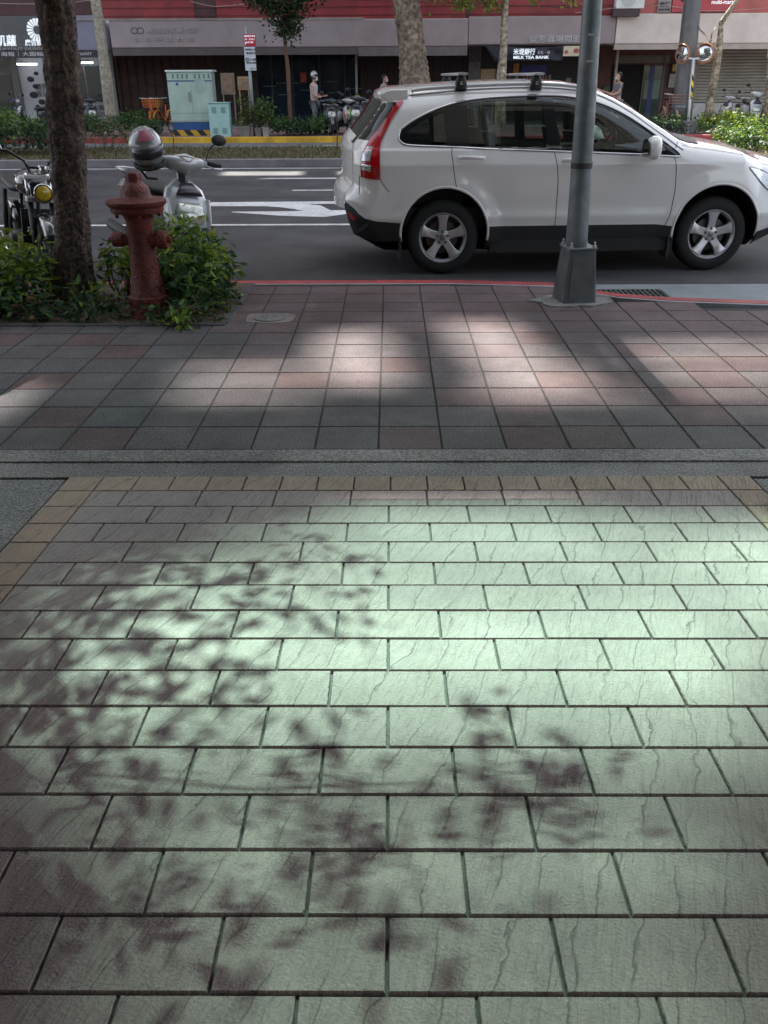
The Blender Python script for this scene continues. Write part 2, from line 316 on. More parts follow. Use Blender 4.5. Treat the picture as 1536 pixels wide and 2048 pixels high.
# kerb, red painted, following its bend
kx = [-60, -1.2, .2, .5, .8, 1.1, 1.35, 1.5, 1.65, 1.8, 1.95, 2.15, 2.6, 3.4, 4.2, 60]
def kerbstrip(off0, off1, z0, z1):
    r_ = []
    for x in kx:
        y = EDGE(x) if x < 4.5 else EDGE(4.2); r_.append([(x, y + off0, z0), (x, y + off0, z1), (x, y + off1, z1), (x, y + off1, z0)])
    m = MB(); m.rings(r_); return m
struct(kerbstrip(-.085, .035, -.1, SW + .004), 'kerb', redp, bevel=.008)
struct(kerbstrip(-.12, -.088, -.1, SW + .001), 'kerb_edging', conc)
# pale gutter where the kerb swings out to a ramp
g = MB(); gx = [1.0, 1.35, 1.8, 2.15, 3.4, 9.0]
r_ = [[(x, (EDGE(x) if x < 4.5 else EDGE(4.2)) + .035, .006), (x, 7.78, .006)] for x in gx]; g.rings(r_, close=False, cap=False); struct(g, 'gutter', concblue)
struct(MB().box(-60, 1.0, 7.44, 7.60, -.05, .005), 'gutter_edge', M('gutter_dark', (.11, .11, .12), rough=.8, speck=.3, dirt=.3))
# gravel concrete strips between the pavement and the arcade floor
FZ = lambda y: .28 - .048 * y
struct(MB().box(-60, 60, 3.5415, 3.674, -.2, SW + .001), 'threshold_strip', wash)
q = MB(); pr = [(3.365, FZ(3.39) - .002), (3.538, SW - .006)]
q.rings([[(x, 3.345, -.2), (x, 3.38, FZ(3.38) - .003), (x, 3.45, SW - .004), (x, 3.538, SW - .007), (x, 3.538, -.2)] for x in (-60, 60)]); struct(q, 'threshold_apron', wash)
# arcade floor: split-stone tiles laid in half bond, tan border course
a = MB(); a.rings([[(x, -6, FZ(-6) - .012), (x, 3.385, FZ(3.385) - .012), (x, 3.385, -.3), (x, -6, -.3)] for x in (-1.41, 1.565)]); struct(a, 'arcade_floor_joints', grout)
for nm, x0, x1 in (('arcade_apron', -30, -1.412), ('arcade_apron', 1.567, 30)):
    a = MB(); a.rings([[(x, -6, FZ(-6) - .002), (x, 3.347, FZ(3.347) - .002), (x, 3.347, -.3), (x, -6, -.3)] for x in (x0, x1)]); struct(a, nm, washb)
TW, TL, TOP = .3135, .1626, 3.383
rows = []; xs = []; y = TOP; n = 0
MAIN = [(.325, .247, .240), (.315, .24, .232), (.335, .254, .245), (.305, .232, .226)]; TAN = [(.36, .245, .195), (.345, .235, .185), (.37, .255, .20)]
while y > -1.2:
    rows.append((y - TL, y)); lo, hi = -1.255, 1.42
    if n == 0: xr = [lo + k * TW / 2 for k in range(0, 18)]; xr = [v for v in xr if v < hi - .08] + [hi]
    else:
        o = -.008 + (TW / 2 if n % 2 else 0); xr = [lo] + [v for v in (o + k * TW for k in range(-6, 7)) if lo + .05 < v < hi - .05] + [hi]
    xs.append([-1.408] + xr + [1.562]); y -= TL; n += 1
def fcol(x, y):
    c = TAN if (x < -1.255 or x > 1.42 or y > TOP - TL) else MAIN
    return c[RNG.integers(len(c))]
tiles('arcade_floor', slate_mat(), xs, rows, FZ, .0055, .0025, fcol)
# painted markings
def para(pts, z=.004):
    m = MB(); m.add([(x, y, z) for x, y in pts], [tuple(range(len(pts)))]); return m
def line_px(x0, y0, x1, y1, wd, name='lane_marking'):
    A, B = onZ(x0, y0), onZ(x1, y1); A = np.array(A); B = np.array(B); t = (B - A) / np.linalg.norm(B - A); n_ = np.array([-t[1], t[0]]) * wd / 2
    return struct(para([A - n_, B - n_, B + n_, A + n_]), name, markp)
def seg(x0, x1, y0, y1, name='lane_marking', sk=0.):
    return struct(para([(x0, y0), (x1, y0), (x1, y1), (x0 + sk, y1)]), name, markp)
seg(-14, 9, 11.38, 11.50); seg(-2.55, 9, 17.15, 17.33, sk=.25); seg(-1.66, 6, 15.22, 15.34); seg(-40, 40, 19.28, 19.40)
seg(-40, 40, 23.98, 24.10); seg(-1.9, 10, 26.3, 26.45)
P = lambda x, y: onZ(x, y)
ar = [(416, 413), (423, 405), (690, 403), (690, 408), (610, 408.5), (640, 411), (661, 421), (720, 421), (690, 429), (650, 434.5), (560, 432), (462, 425), (466, 424), (560, 423), (607, 422.5), (590, 419), (560, 415), (530, 413)]
a = MB(); pp = [P(*p) for p in ar]
import mathutils
tri = mathutils.geometry.tessellate_polygon([[Vector((x, y, 0)) for x, y in pp]])
a.add([(x, y, .0045) for x, y in pp], tri); struct(a, 'arrow_marking', markp)
struct(MB().box(-50, 60, 6.4 + 2.6, 19.2, -.1, .0005).__class__().add([(-50, 14.35, .0025), (50, 14.35, .0025), (50, 14.40, .0025), (-50, 14.40, .0025)], [(0, 1, 2, 3)]), 'road_seam', M('tar_seam', (.03, .03, .032), rough=.7))
# median strip
soil = M('soil', (.10, .075, .055), rough=.95, var=.3, scale=12, bump=1.5, bscale=40)
struct(MB().box(-60, 60, 19.75, 19.93, -.1, .15), 'median_kerb', M('kerb_stone', (.24, .23, .24), rough=.8, speck=.2, dirt=.3), bevel=.015)
struct(MB().box(-60, 60, 19.93, 23.75, -.1, .13), 'median', soil)
struct(MB().box(-60, 60, 23.75, 23.9, -.1, .15), 'median_kerb', _m['kerb_stone'], bevel=.015)
# far pavement
for x0, x1, m_ in ((-60, -7.9, redp), (-7.9, 3.2, yelp), (3.2, 60, redp)):
    struct(MB().box(x0, x1, 27.7, 27.88, -.1, .16), 'far_kerb', m_, bevel=.015)
struct(MB().box(-60, 60, 27.88, 33.3, -.1, .14), 'far_pavement', M('far_pavement', (.30, .20, .19), rough=.85, var=.2, scale=4, speck=.2, dirt=.3))
struct(MB().box(-60, 60, 33.3, 40, -.1, .2), 'far_arcade_floor', M('far_arcade_floor', (.33, .31, .29), rough=.5, var=.2, scale=2, dirt=.3))

# ---- things set in the near pavement
cx, cy = onZ(540, 637, SW)
vr = thing('valve_cover', 'small round iron valve cover set in a cement patch in the pavement', 'valve cover', (cx, cy, SW))
p = MB(); pts = []
for k in range(16):
    a_ = 2 * math.pi * k / 16; pts.append((cx + .18 * math.copysign(abs(math.cos(a_)) ** .5, math.cos(a_)) * RNG.uniform(.93, 1.05), cy + .14 * math.copysign(abs(math.sin(a_)) ** .5, math.sin(a_)) * RNG.uniform(.93, 1.05)))
p.prism(pts, SW - .01, SW + .005, 'XY').build('cement_patch', M('cement_patch', (.24, .20, .20), rough=.9, speck=.4, dirt=.3), vr)
iron = M('iron', (.22, .215, .21), rough=.55, metal=.4, var=.2, scale=20, dirt=.3)
MB().lathe([(.118, 0), (.118, .012), (.105, .013), (.103, .008)], (cx, cy, SW), 32).build('rim', iron, vr, smooth=40)
l = MB().lathe([(.1, .003), (.1, .013), (.02, .014)], (cx, cy, SW), 32)
for k in range(6): a_ = k * math.pi / 3; l.box(cx + .05 * math.cos(a_) - .012, cx + .05 * math.cos(a_) + .012, cy + .05 * math.sin(a_) - .006, cy + .05 * math.sin(a_) + .006, SW + .012, SW + .017)
l.build('lid', iron, vr, smooth=40)
gr = thing('drain_grate', 'rusty dark steel drain grate in the gutter beside the red kerb', 'drain grate', (1.9, 7.3, 0))
g = MB(); gx0, gx1, gy0, gy1 = 1.72, 2.36, 7.02, 7.52
for (a0, a1, b0, b1) in ((gx0, gx1, gy0, gy0 + .03), (gx0, gx1, gy1 - .03, gy1), (gx0, gx0 + .03, gy0 + .03, gy1 - .03), (gx1 - .03, gx1, gy0 + .03, gy1 - .03)): g.box(a0, a1, b0, b1, .004, .022)
g.build('frame', M('grate_iron', (.12, .135, .13), rough=.6, metal=.5, var=.3, scale=20), gr)
g = MB()
for k in range(14): g.box(gx0 + .06 + k * .042, gx0 + .075 + k * .042, gy0 + .03, gy1 - .03, .009, .022)
for k in range(4): g.box(gx0 + .03, gx1 - .03, gy0 + .11 + k * .09, gy0 + .122 + k * .09, .01, .0225)
g.build('bars', _m['grate_iron'], gr)
MB().box(gx0 + .01, gx1 - .01, gy0 + .01, gy1 - .01, .002, .0085).build('pit', M('black_pit', (.008, .008, .008), rough=.9), gr)

# ================================================================ WHITE CAR
CX, CY = .492, 8.22; CA = math.atan2(.14, 2.56); E1 = np.array([math.cos(CA), math.sin(CA)]); NI = np.array([-math.sin(CA), math.cos(CA)]); CW = 1.78
def cpt(px, py, inset=0.):                             # measured point -> (along, height) on the car's side plane
    d = ray(px, py); t = (inset + np.dot(np.array([CX, CY]), NI)) / np.dot(d[:2], NI); p = d * t
    return float(np.dot(p[:2] - np.array([CX, CY]), E1)), float(H + p[2])
def cpl(pts, inset=0.): return [cpt(p[0], p[1], p[2] if len(p) > 2 else inset) for p in pts]
def smooth_poly(pts, n=6, closed=True):
    P_ = np.array(pts); N = len(P_); out = []
    for i in range(N if closed else N - 1):
        p0, p1, p2, p3 = [P_[(i + k) % N] if closed else P_[min(max(i + k, 0), N - 1)] for k in (-1, 0, 1, 2)]
        for t in np.linspace(0, 1, n, endpoint=False): out.append(.5 * ((2 * p1) + (-p0 + p2) * t + (2 * p0 - 5 * p1 + 4 * p2 - p3) * t ** 2 + (-p0 + 3 * p1 - 3 * p2 + p3) * t ** 3))
    if not closed: out.append(P_[-1])
    return np.array(out)
def sdf(Q, poly):
    A = poly; B = np.roll(poly, -1, 0); best = np.full(len(Q), 1e9); near = np.zeros_like(Q); idx = np.zeros(len(Q)); ins = np.zeros(len(Q), bool)
    for i, (a, b_) in enumerate(zip(A, B)):
        ab = b_ - a; L2 = ab @ ab + 1e-12; t = np.clip(((Q - a) @ ab) / L2, 0, 1); p = a + t[:, None] * ab; d = np.linalg.norm(Q - p, axis=1)
        m = d < best; best[m] = d[m]; near[m] = p[m]; idx[m] = i + t[m]
        c_ = ((a[1] > Q[:, 1]) != (b_[1] > Q[:, 1])); xx = a[0] + (Q[:, 1] - a[1]) * (b_[0] - a[0]) / (b_[1] - a[1] + 1e-15); ins ^= c_ & (Q[:, 0] < xx)
    return np.where(ins, best, -best), near, idx
SILT = cpl([(690, 420, .2), (687, 401, .2), (690, 386, .22), (700, 376, .25), (705, 365, .3), (704, 330, .3), (703, 300, .3), (706, 288, .3), (716, 276, .32), (735, 251, .33), (754, 222, .33), (765, 205, .33), (757, 196, .33), (759, 188, .33), (775, 181, .35), (815, 178, .35), (860, 174, .35), (909, 170.5, .35), (1000, 167, .35), (1064, 166, .35), (1140, 169, .35), (1194, 179, .33), (1232, 195, .3), (1268, 216, .28), (1300, 238, .25), (1335, 262, .22), (1362, 280, .18), (1385, 288, .15), (1408, 292, .14), (1450, 298, .12), (1490, 305, .12), (1536, 319, .14)])
SILF = [(3.25, .93), (3.36, .84), (3.42, .70), (3.44, .55), (3.43, .44), (3.36, .30), (3.2, .22)]
SILB = cpl([(708, 474, .15), (698, 449, .18)])
NSM = len(SILT) + 4
sil = np.array(SILT + SILF + [(3.0, .21), (-.55, .22)] + SILB)
# corner radius along the outline
def rad_of(p):
    x, z = p
    if x > 3.0: return .42
    if x > 2.45: return .16
    if z > 1.3: return .20
    if z < .28: return .05
    if x < -.1: return .26
    return .16
silr = np.array([rad_of(p) for p in sil])
ARCHR = cpt(889, 468); ARCHF = cpt(1431, 460); RA = .405
ZC0 = cpt(1000, 330)[1]; ZBELT = cpt(1000, 297, .05)[1]
def Sy(Q, off=0.):
    Q = np.atleast_2d(Q); x, z = Q[:, 0], Q[:, 1]
    zc = ZC0
    up = np.clip(z - zc, 0, None); lo = np.clip(zc - z, 0, None)
    y = np.where(z < ZBELT, .006 + up * .30, .006 + (ZBELT - zc) * .30 + .012 + (z - ZBELT) * .40) + lo * .05 + np.clip(.42 - z, 0, None) * .15
    y -= .012 * np.exp(-((z - .52) / .05) ** 2)
    for ax, az in (ARCHR, ARCHF):
        r_ = np.hypot(x - ax, z - az); k = np.clip(1 - (r_ - RA) / .16, 0, 1); y -= np.where(z < .95, .022 * k * k * (3 - 2 * k), 0)
    y += .03 * np.clip((x - 2.3) / 1., 0, 1) ** 2 + .03 * np.clip((.1 - x) / .9, 0, 1) ** 2
    d, nr, idx = sdf(Q, sil); d = np.clip(d, 0, None); i0 = idx.astype(int) % len(sil); fr = idx - idx.astype(int); rr = silr[i0] * (1 - fr) + silr[(i0 + 1) % len(sil)] * fr
    k = np.clip(1 - d / rr, 0, 1); y += rr * (1 - np.sqrt(np.clip(1 - k * k, 0, 1)))
    return y - off
def panel(poly, holes=(), step=.0125, off=0., mirror=False):
    poly = np.array(poly, float); holes = [np.array(h, float) for h in holes]
    x0, z0 = poly.min(0) - step; x1, z1 = poly.max(0) + step; nx = int((x1 - x0) / step) + 2; nz = int((z1 - z0) / step) + 2
    X, Z = np.meshgrid(x0 + np.arange(nx) * step, z0 + np.arange(nz) * step); Q = np.stack([X.ravel(), Z.ravel()], 1)
    d, nr, _ = sdf(Q, poly)
    for h in holes:
        dh, nh, _ = sdf(Q, h); m = -dh < d; d = np.where(m, -dh, d); nr = np.where(m[:, None], nh, nr)
    ins = d > step * .05; Q2 = np.where(ins[:, None], Q, nr)
    y = Sy(Q2, off); I = ins.reshape(nz, nx); any_ = I[:-1, :-1] | I[1:, :-1] | I[:-1, 1:] | I[1:, 1:]
    fz, fx = np.nonzero(any_); a = fz * nx + fx; F_ = np.stack([a, a + 1, a + nx + 1, a + nx], 1)
    u, inv = np.unique(F_, return_inverse=True); F_ = inv.reshape(F_.shape)
    V = np.stack([Q2[u, 0], (CW - y[u]) if mirror else y[u], Q2[u, 1]], 1)
    if mirror: F_ = F_[:, ::-1]
    return V, F_
def padd(mb, *a, both=False, **k):
    V, F_ = panel(*a, **k); mb.add(V.tolist(), F_.tolist())
    if both: V, F_ = panel(*a, mirror=True, **k); mb.add(V.tolist(), F_.tolist())
    return mb
def ribbon(mb, pts, wd, off, closed=False, both=False, th=.004):
    P_ = np.array(pts, float); N = len(P_); T = (np.roll(P_, -1, 0) - np.roll(P_, 1, 0)) if closed else np.gradient(P_, axis=0)
    T /= np.linalg.norm(T, axis=1)[:, None] + 1e-9; n_ = np.stack([-T[:, 1], T[:, 0]], 1) * wd / 2
    ya, yb = Sy(P_ - n_, off), Sy(P_ + n_, off)
    for mir in ((0, 1) if both else (0,)):
        g = (lambda y: CW - y) if mir else (lambda y: y); s_ = -1 if mir else 1; A, B = P_ - n_, P_ + n_; rings = []
        for i in range(N): rings.append([(A[i, 0], g(ya[i]) + s_ * th, A[i, 1]), (A[i, 0], g(ya[i]), A[i, 1]), (B[i, 0], g(yb[i]), B[i, 1]), (B[i, 0], g(yb[i]) + s_ * th, B[i, 1])])
        if closed: rings.append(rings[0])
        mb.rings(rings, close=True, cap=not closed)
    return mb
car = thing('parked_car', 'white estate-style car with roof bars parked at the kerb behind the grey post', 'car')
paint = M('car_white', (.78, .77, .75), rough=.13, var=.015, scale=2, coat=1.0, spec=.5)
blackp = M('black_plastic', (.018, .018, .019), rough=.55, var=.2, scale=30, bump=.2, bscale=400)
blackg = M('black_gloss', (.01, .01, .011), rough=.12, coat=.6)
chrome = M('chrome', (.55, .56, .58), rough=.15, metal=1., var=.03)
rubber = M('rubber', (.014, .014, .014), rough=.8, var=.2, scale=20)
redl = M('red_lens', (.40, .006, .012), rough=.08, var=.08, coat=1.)
clearl = M('clear_lens', (.62, .64, .66), rough=.1, metal=.5, var=.25, scale=40, coat=1.)
darkint = M('dark_interior', (.02, .02, .022), rough=.8)
seatm = M('seat_fabric', (.10, .095, .085), rough=.9)
cglass = glass_mat('car_glass', (.52, .60, .54), .05); cglass2 = glass_mat('privacy_glass', (.2, .23, .22), .08)
alloy = M('alloy', (.55, .55, .56), rough=.35, metal=.55, var=.05, scale=10)
AP = smooth_poly(cpl([(797, 276), (800, 262), (806, 255.5), (820, 245.5), (836, 236), (858, 225), (880, 216), (905, 208), (935, 201), (975, 196), (1012, 193.5), (1050, 191.5), (1094, 190.5), (1130, 191.5), (1165, 196), (1197, 203), (1225, 213.5), (1250, 226), (1274, 241), (1297, 257.5), (1325, 280), (1345, 297), (1354, 307), (1351, 311), (1320, 310), (1291, 308), (1200, 304.5), (1110, 301.5), (1000, 297.5), (908, 293.5), (850, 291.5), (815, 289.5), (803, 285)], .12), 4)
PB = cpl([(690, 404, .2), (697, 409, .12), (707, 417, .08), (718, 429, .05), (730, 438, .03), (755, 444, .02), (800, 446.5, .01)])
bot = [ARCHR, ]
sill_z = cpt(1100, 452)[1]
FB = [(3.44, .50), (3.2, .40), (2.99, .365)]
top_i = [p for p in SILT if True]
paintpoly = np.array(SILT[1:] + [(3.25, .93), (3.36, .84), (3.42, .70), (3.44, .55)] + FB + [(2.98, .335)] + [(2.0, sill_z), (.5, sill_z)] + [(ARCHR[0], sill_z)] + PB[::-1])
def arch(c, r_=RA, n=40, e=1.0):
    o = []
    for k in range(n):
        a_ = 2 * math.pi * k / n; o.append((c[0] + r_ * math.cos(a_), c[1] + r_ * math.sin(a_)))
    return np.array(o)
def archhole(c, r_=RA): 
    up = [(c[0] + r_ * math.cos(a_), c[1] + r_ * math.sin(a_)) for a_ in np.linspace(math.pi + .25, -.25, 36)]
    return np.array(up + [(up[-1][0] + .012, -.1), (up[0][0] - .012, -.1)])
AHR, AHF = archhole(ARCHR), archhole(ARCHF)
body = MB(); padd(body, paintpoly, (AP, AHR, AHF), both=True)
# roof, bonnet, tailgate and bumpers: the band that joins the two sides
def silres(i0, i1, n=4):
    o = []; 
    for i in range(i0, i1):
        a_, b_ = sil[i % len(sil)], sil[(i + 1) % len(sil)]
        for t in np.linspace(0, 1, n, endpoint=False): o.append(a_ + (b_ - a_) * t)
    o.append(sil[i1 % len(sil)]); return np.array(o)
def band(mb, i0, i1, y0=0., y1=1., crown=.05, lift=0., n=14):
    P_ = silres(i0, i1); T = np.gradient(P_, axis=0); T /= np.linalg.norm(T, axis=1)[:, None] + 1e-9; Nn = np.stack([-T[:, 1], T[:, 0]], 1)
    ys = Sy(P_); rr = []
    for i in range(len(P_)):
        ring = []
        for k in range(n + 1):
            t = y0 + (y1 - y0) * k / n; c_ = crown * (1 - (2 * t - 1) ** 2) + lift; ring.append((P_[i, 0] + Nn[i, 0] * c_, ys[i] + (CW - 2 * ys[i]) * t, P_[i, 1] + Nn[i, 1] * c_))
        rr.append(ring)
    mb.rings(rr, close=False, cap=False); return mb
band(body, 0, 8, crown=.10); band(body, 11, 21, crown=.035); band(body, 26, 31 + 5, crown=.06)
ob = body.build('body', paint, car, smooth=True, fixn=False)
cl = MB(); rb = np.array(PB + cpl([(802, 470, 0), (800, 483, .02), (770, 484, .06), (742, 483, .1), (708, 474, .15), (698, 449, .18)])); padd(cl, rb, (), both=True)
padd(cl, [(ARCHR[0] + .3, sill_z - .004), (ARCHF[0] - .3, sill_z - .004), (ARCHF[0] - .3, .215), (ARCHR[0] + .3, .215)], (AHR, AHF), off=-.004, both=True)
padd(cl, [(2.98, .333), (2.99, .363), (3.2, .398), (3.43, .495), (3.43, .44), (3.36, .30), (3.2, .235), (2.98, .235)], (AHF,), both=True)
band(cl, 36, len(sil), crown=.0); cl.build('lower_cladding', blackp, car, smooth=True, fixn=False)
# arch lips and wheel wells
al = MB()
for c_ in (ARCHR, ARCHF):
    pts = [(c_[0] + (RA + .004) * math.cos(a_), c_[1] + (RA + .004) * math.sin(a_)) for a_ in np.linspace(math.pi + .16, -.16, 40)]; ribbon(al, pts, .022, .004, both=True)
split_loose(al.build('arch_lip', paint, car, smooth=True))
ww = MB()
for c_ in (ARCHR, ARCHF):
    for y0, y1 in ((.03, .42), (CW - .42, CW - .03)):
        n_ = 24; ww.rings([[(c_[0] + (RA + .01) * math.cos(a_), y_, c_[1] + (RA + .01) * math.sin(a_)) for a_ in np.linspace(math.pi + .25, -.25, n_)] for y_ in (y0, y1)], close=False, cap=False)
        yy = .42 if y0 < .1 else CW - .42; ww.add([(c_[0] + (RA + .01) * math.cos(a_), yy, c_[1] + (RA + .01) * math.sin(a_)) for a_ in np.linspace(math.pi + .25, -.25, n_)], [tuple(range(n_))])
ww.box(-.62, 3.1, .45, CW - .45, .20, .5); ww.box(.45, 2.2, .06, CW - .06, .2, .42)
ww.build('underbody', darkint, car, fixn=False)
# windows
G = {'quarter': smooth_poly(cpl([(806, 280), (809, 268), (824, 256), (845, 243.5), (868, 232.5), (888, 225), (889, 250), (890, 287), (850, 285.5), (815, 284)], .13), 3),
     'rear': np.array(cpl([(936, 208), (980, 202), (1040, 198), (1087, 196.5), (1094, 295), (938, 290.5)], .13)),
     'front': np.array(cpl([(1110, 197), (1150, 199.5), (1185, 206), (1215, 216), (1250, 232), (1290, 258), (1318, 281), (1331, 302), (1118, 297)], .13))}
tr = MB(); padd(tr, AP, tuple(G.values()), off=-.006, both=True); tr.build('window_surround', blackg, car, smooth=True, fixn=False)
for k, g_ in G.items():
    padd(MB(), g_, (), off=-.012, step=.03).build('side_window', cglass2 if k == 'quarter' else cglass, car, smooth=True, fixn=False)
    m = MB(); V, F_ = panel(g_, (), step=.03, off=-.012, mirror=True); m.add(V.tolist(), F_.tolist()); m.build('side_window', cglass, car, smooth=True, fixn=False)
ribbon(MB(), AP, .014, .003, closed=True, both=True).build('window_trim', chrome, car, smooth=True)
tg = MB(); band(tg, 7, 11, y0=.0, y1=1., crown=.09, lift=.002); padd(tg, cpl([(716, 278, .28), (735, 252, .28), (754, 222, .28), (765, 206, .28), (797, 203, .24), (785, 222, .2), (760, 262, .18), (741, 281, .18)], 0), (), off=.003)
tg.build('rear_window', glass_mat('dark_glass', (.03, .033, .036), .0), car, smooth=True)
ws = MB(); band(ws, 21, 26, y0=0.03, y1=.97, crown=.055, lift=.002); ws.build('windscreen', cglass, car, smooth=True)
cw = MB(); band(cw, 25, 28, y0=.03, y1=.97, crown=.062, lift=.004); cw.build('cowl', blackp, car, smooth=True)
sp = MB(); sx0, sz0 = cpt(757, 190, .3); sx1, sz1 = cpt(816, 181, .3)
sp.rings([[(x_, y_, z_) for x_, z_ in ((sx0, sz0), (sx0 + .1, sz0 - .07), (sx1, sz1 - .05), (sx1, sz1 + .012), (sx0 + .1, sz0 + .045))] for y_ in np.linspace(.26, CW - .26, 9)])
sp.build('roof_spoiler', paint, car, smooth=50, bevel=.01)
# lamps
tl = cpl([(804, 198), (808, 204), (795, 220), (781.5, 241), (769, 265), (760.5, 284), (758.5, 300), (758.5, 330), (759.5, 356.5), (745, 356), (721, 353), (720.6, 330), (720.6, 317), (725, 303), (731, 292), (740, 277), (757, 258), (785, 218), (800, 198)], .17)
padd(MB(), tl, (), off=.012, step=.01).build('tail_light', redl, car, smooth=True, fixn=False)
m = MB(); V, F_ = panel(tl, (), step=.01, off=.012, mirror=True); m.add(V.tolist(), F_.tolist()); m.build('tail_light', redl, car, smooth=True, fixn=False)
padd(MB(), cpl([(733, 293), (745, 291), (741, 306), (739, 320), (722, 320), (725, 306)], .17), (), off=.016, step=.008).build('reversing_lamp', clearl, car, smooth=True, fixn=False)
padd(MB(), cpl([(722, 326), (740, 328), (740, 341), (722, 338)], .17), (), off=.016, step=.008).build('indicator_lamp', clearl, car, smooth=True, fixn=False)
padd(MB(), cpl([(696, 424), (704, 428), (713, 437), (708, 441), (699, 436)], .15), (), off=.006, step=.008).build('rear_reflector', redl, car, smooth=True, fixn=False)
hl = cpl([(1499, 334), (1512, 336), (1528, 340), (1548, 350), (1552, 375), (1540, 381), (1527, 367), (1512, 349)], .05)
padd(MB(), hl, (), off=.006, step=.01).build('headlight', clearl, car, smooth=True, fixn=False)
m = MB(); V, F_ = panel(hl, (), step=.01, off=.006, mirror=True); m.add(V.tolist(), F_.tolist()); m.build('headlight', clearl, car, smooth=True, fixn=False)
ribbon(MB(), smooth_poly(hl, 2), .008, .007, closed=True).build('headlight_seal', blackg, car)
# panel gaps
sg = MB()
for pl in ([(906, 292), (904, 305), (905.5, 320), (907, 340), (910, 362), (913.5, 380)], [(1109, 300), (1112, 318), (1115, 340), (1115.5, 370), (1113, 410), (1110, 452)], [(1347, 309), (1350.5, 322), (1351.5, 345), (1350, 378), (1346, 400), (1340, 425), (1329, 452)],
           [(759, 357), (768, 371), (779, 384)], [(800, 446), (860, 449)][:0], [(1365, 285), (1350, 300)], [(720, 353), (719, 372), (719, 392)]):
    if pl: ribbon(sg, smooth_poly(cpl(pl, .02), 6, closed=False), .0055, .0012, both=True, th=.002)
split_loose(sg.build('panel_gap', M('gap_black', (.006, .006, .006), rough=.9), car))
cr = MB(); ribbon(cr, smooth_poly(cpl([(762, 325.5), (845, 327), (908, 328.5), (1010, 331), (1110, 333), (1200, 335.5), (1350, 341), (1420, 346), (1480, 350)], .01), 8, closed=False), .012, -.0015, both=True, th=.002)
# handles
for hx0, hx1, hy in ((917, 972, 316), (1126, 1180, 321)):
    for mir in (0, 1):
        a_, b_ = cpt(hx0, hy), cpt(hx1, hy); h = MB(); g_ = (lambda v: CW - v) if mir else (lambda v: v); y0 = float(Sy(np.array([a_]))[0])
        h.loft([((a_[0], g_(y0 - .002), a_[1]), (0, .006, 0), (0, 0, .010), 2), ((a_[0] + .02, g_(y0 - .026), a_[1] + .002), (0, .012, 0), (0, 0, .016), 2.4), (((a_[0] + b_[0]) / 2, g_(y0 - .036), a_[1] + .002), (0, .012, 0), (0, 0, .017), 2.4), ((b_[0] - .02, g_(y0 - .028), b_[1] + .001), (0, .012, 0), (0, 0, .015), 2.4), ((b_[0], g_(y0 - .002), b_[1]), (0, .006, 0), (0, 0, .010), 2)])
        h.ell(((a_[0] + b_[0]) / 2, g_(y0 + .006), a_[1] - .018), .045, .008, .026)
        h.build('door_handle', paint, car, smooth=True)
# mirrors
for mir in (0, 1):
    g_ = (lambda v: CW - v) if mir else (lambda v: v); x0, z0 = cpt(1308, 297, -.12); mm = MB()
    secs = [((x0 + .07, g_(.06), z0 - .06), (.045, 0, 0), (0, 0, .03), 2.2), ((x0 + .04, g_(-.0), z0 - .05), (.06, 0, 0), (0, 0, .05), 2.4), ((x0 + .0, g_(-.06), z0 - .01), (.075, 0, 0), (0, 0, .095), 2.8), ((x0 - .005, g_(-.15), z0 + .005), (.07, 0, .0), (0, 0, .10), 2.8), ((x0 - .01, g_(-.21), z0), (.045, 0, 0), (0, 0, .075), 2.4), ((x0 - .012, g_(-.228), z0), (.02, 0, 0), (0, 0, .04), 2)]
    mo = mm.loft(secs, 24).build('door_mirror', paint, car, smooth=True)
    MB().loft([((x0 - .074, g_(-.06), z0), (0, .045, 0), (0, 0, .02), 3), ((x0 - .078, g_(-.12), z0 + .005), (.0, .09, 0), (0, 0, .075), 3)], 16).build('mirror_glass', chrome, mo)
# roof rails and bars
rl = MB()
for mir in (0, 1):
    g_ = (lambda v: CW - v) if mir else (lambda v: v)
    pts = smooth_poly(cpl([(822, 183, .33), (850, 180, .33), (909, 176, .33), (980, 172.5, .33), (1064, 170.5, .33), (1130, 173, .33), (1185, 181, .33)]), 5, closed=False); rl.tube([(p[0], g_(.30), p[1] + .012 * math.sin(math.pi * i / (len(pts) - 1)) ** .3) for i, p in enumerate(pts)], .016, 8)
split_loose(rl.build('roof_rail', alloy, car, smooth=True))
dg = MB(); ribbon(dg, smooth_poly(cpl([(806, 193, .25), (830, 190, .27), (870, 186, .27), (909, 182, .27), (980, 177.5, .27), (1064, 175.5, .27), (1130, 178, .27), (1185, 186, .25), (1225, 202, .22), (1265, 226, .2), (1310, 259, .16), (1350, 289, .1), (1365, 300, .08)]), 5, closed=False), .012, .001, both=True, th=.002); dg.build('roof_gutter', M('gutter_rubber', (.02, .03, .06), rough=.3), car)
silverbar = M('bar_silver', (.55, .58, .62), rough=.3, metal=.7)
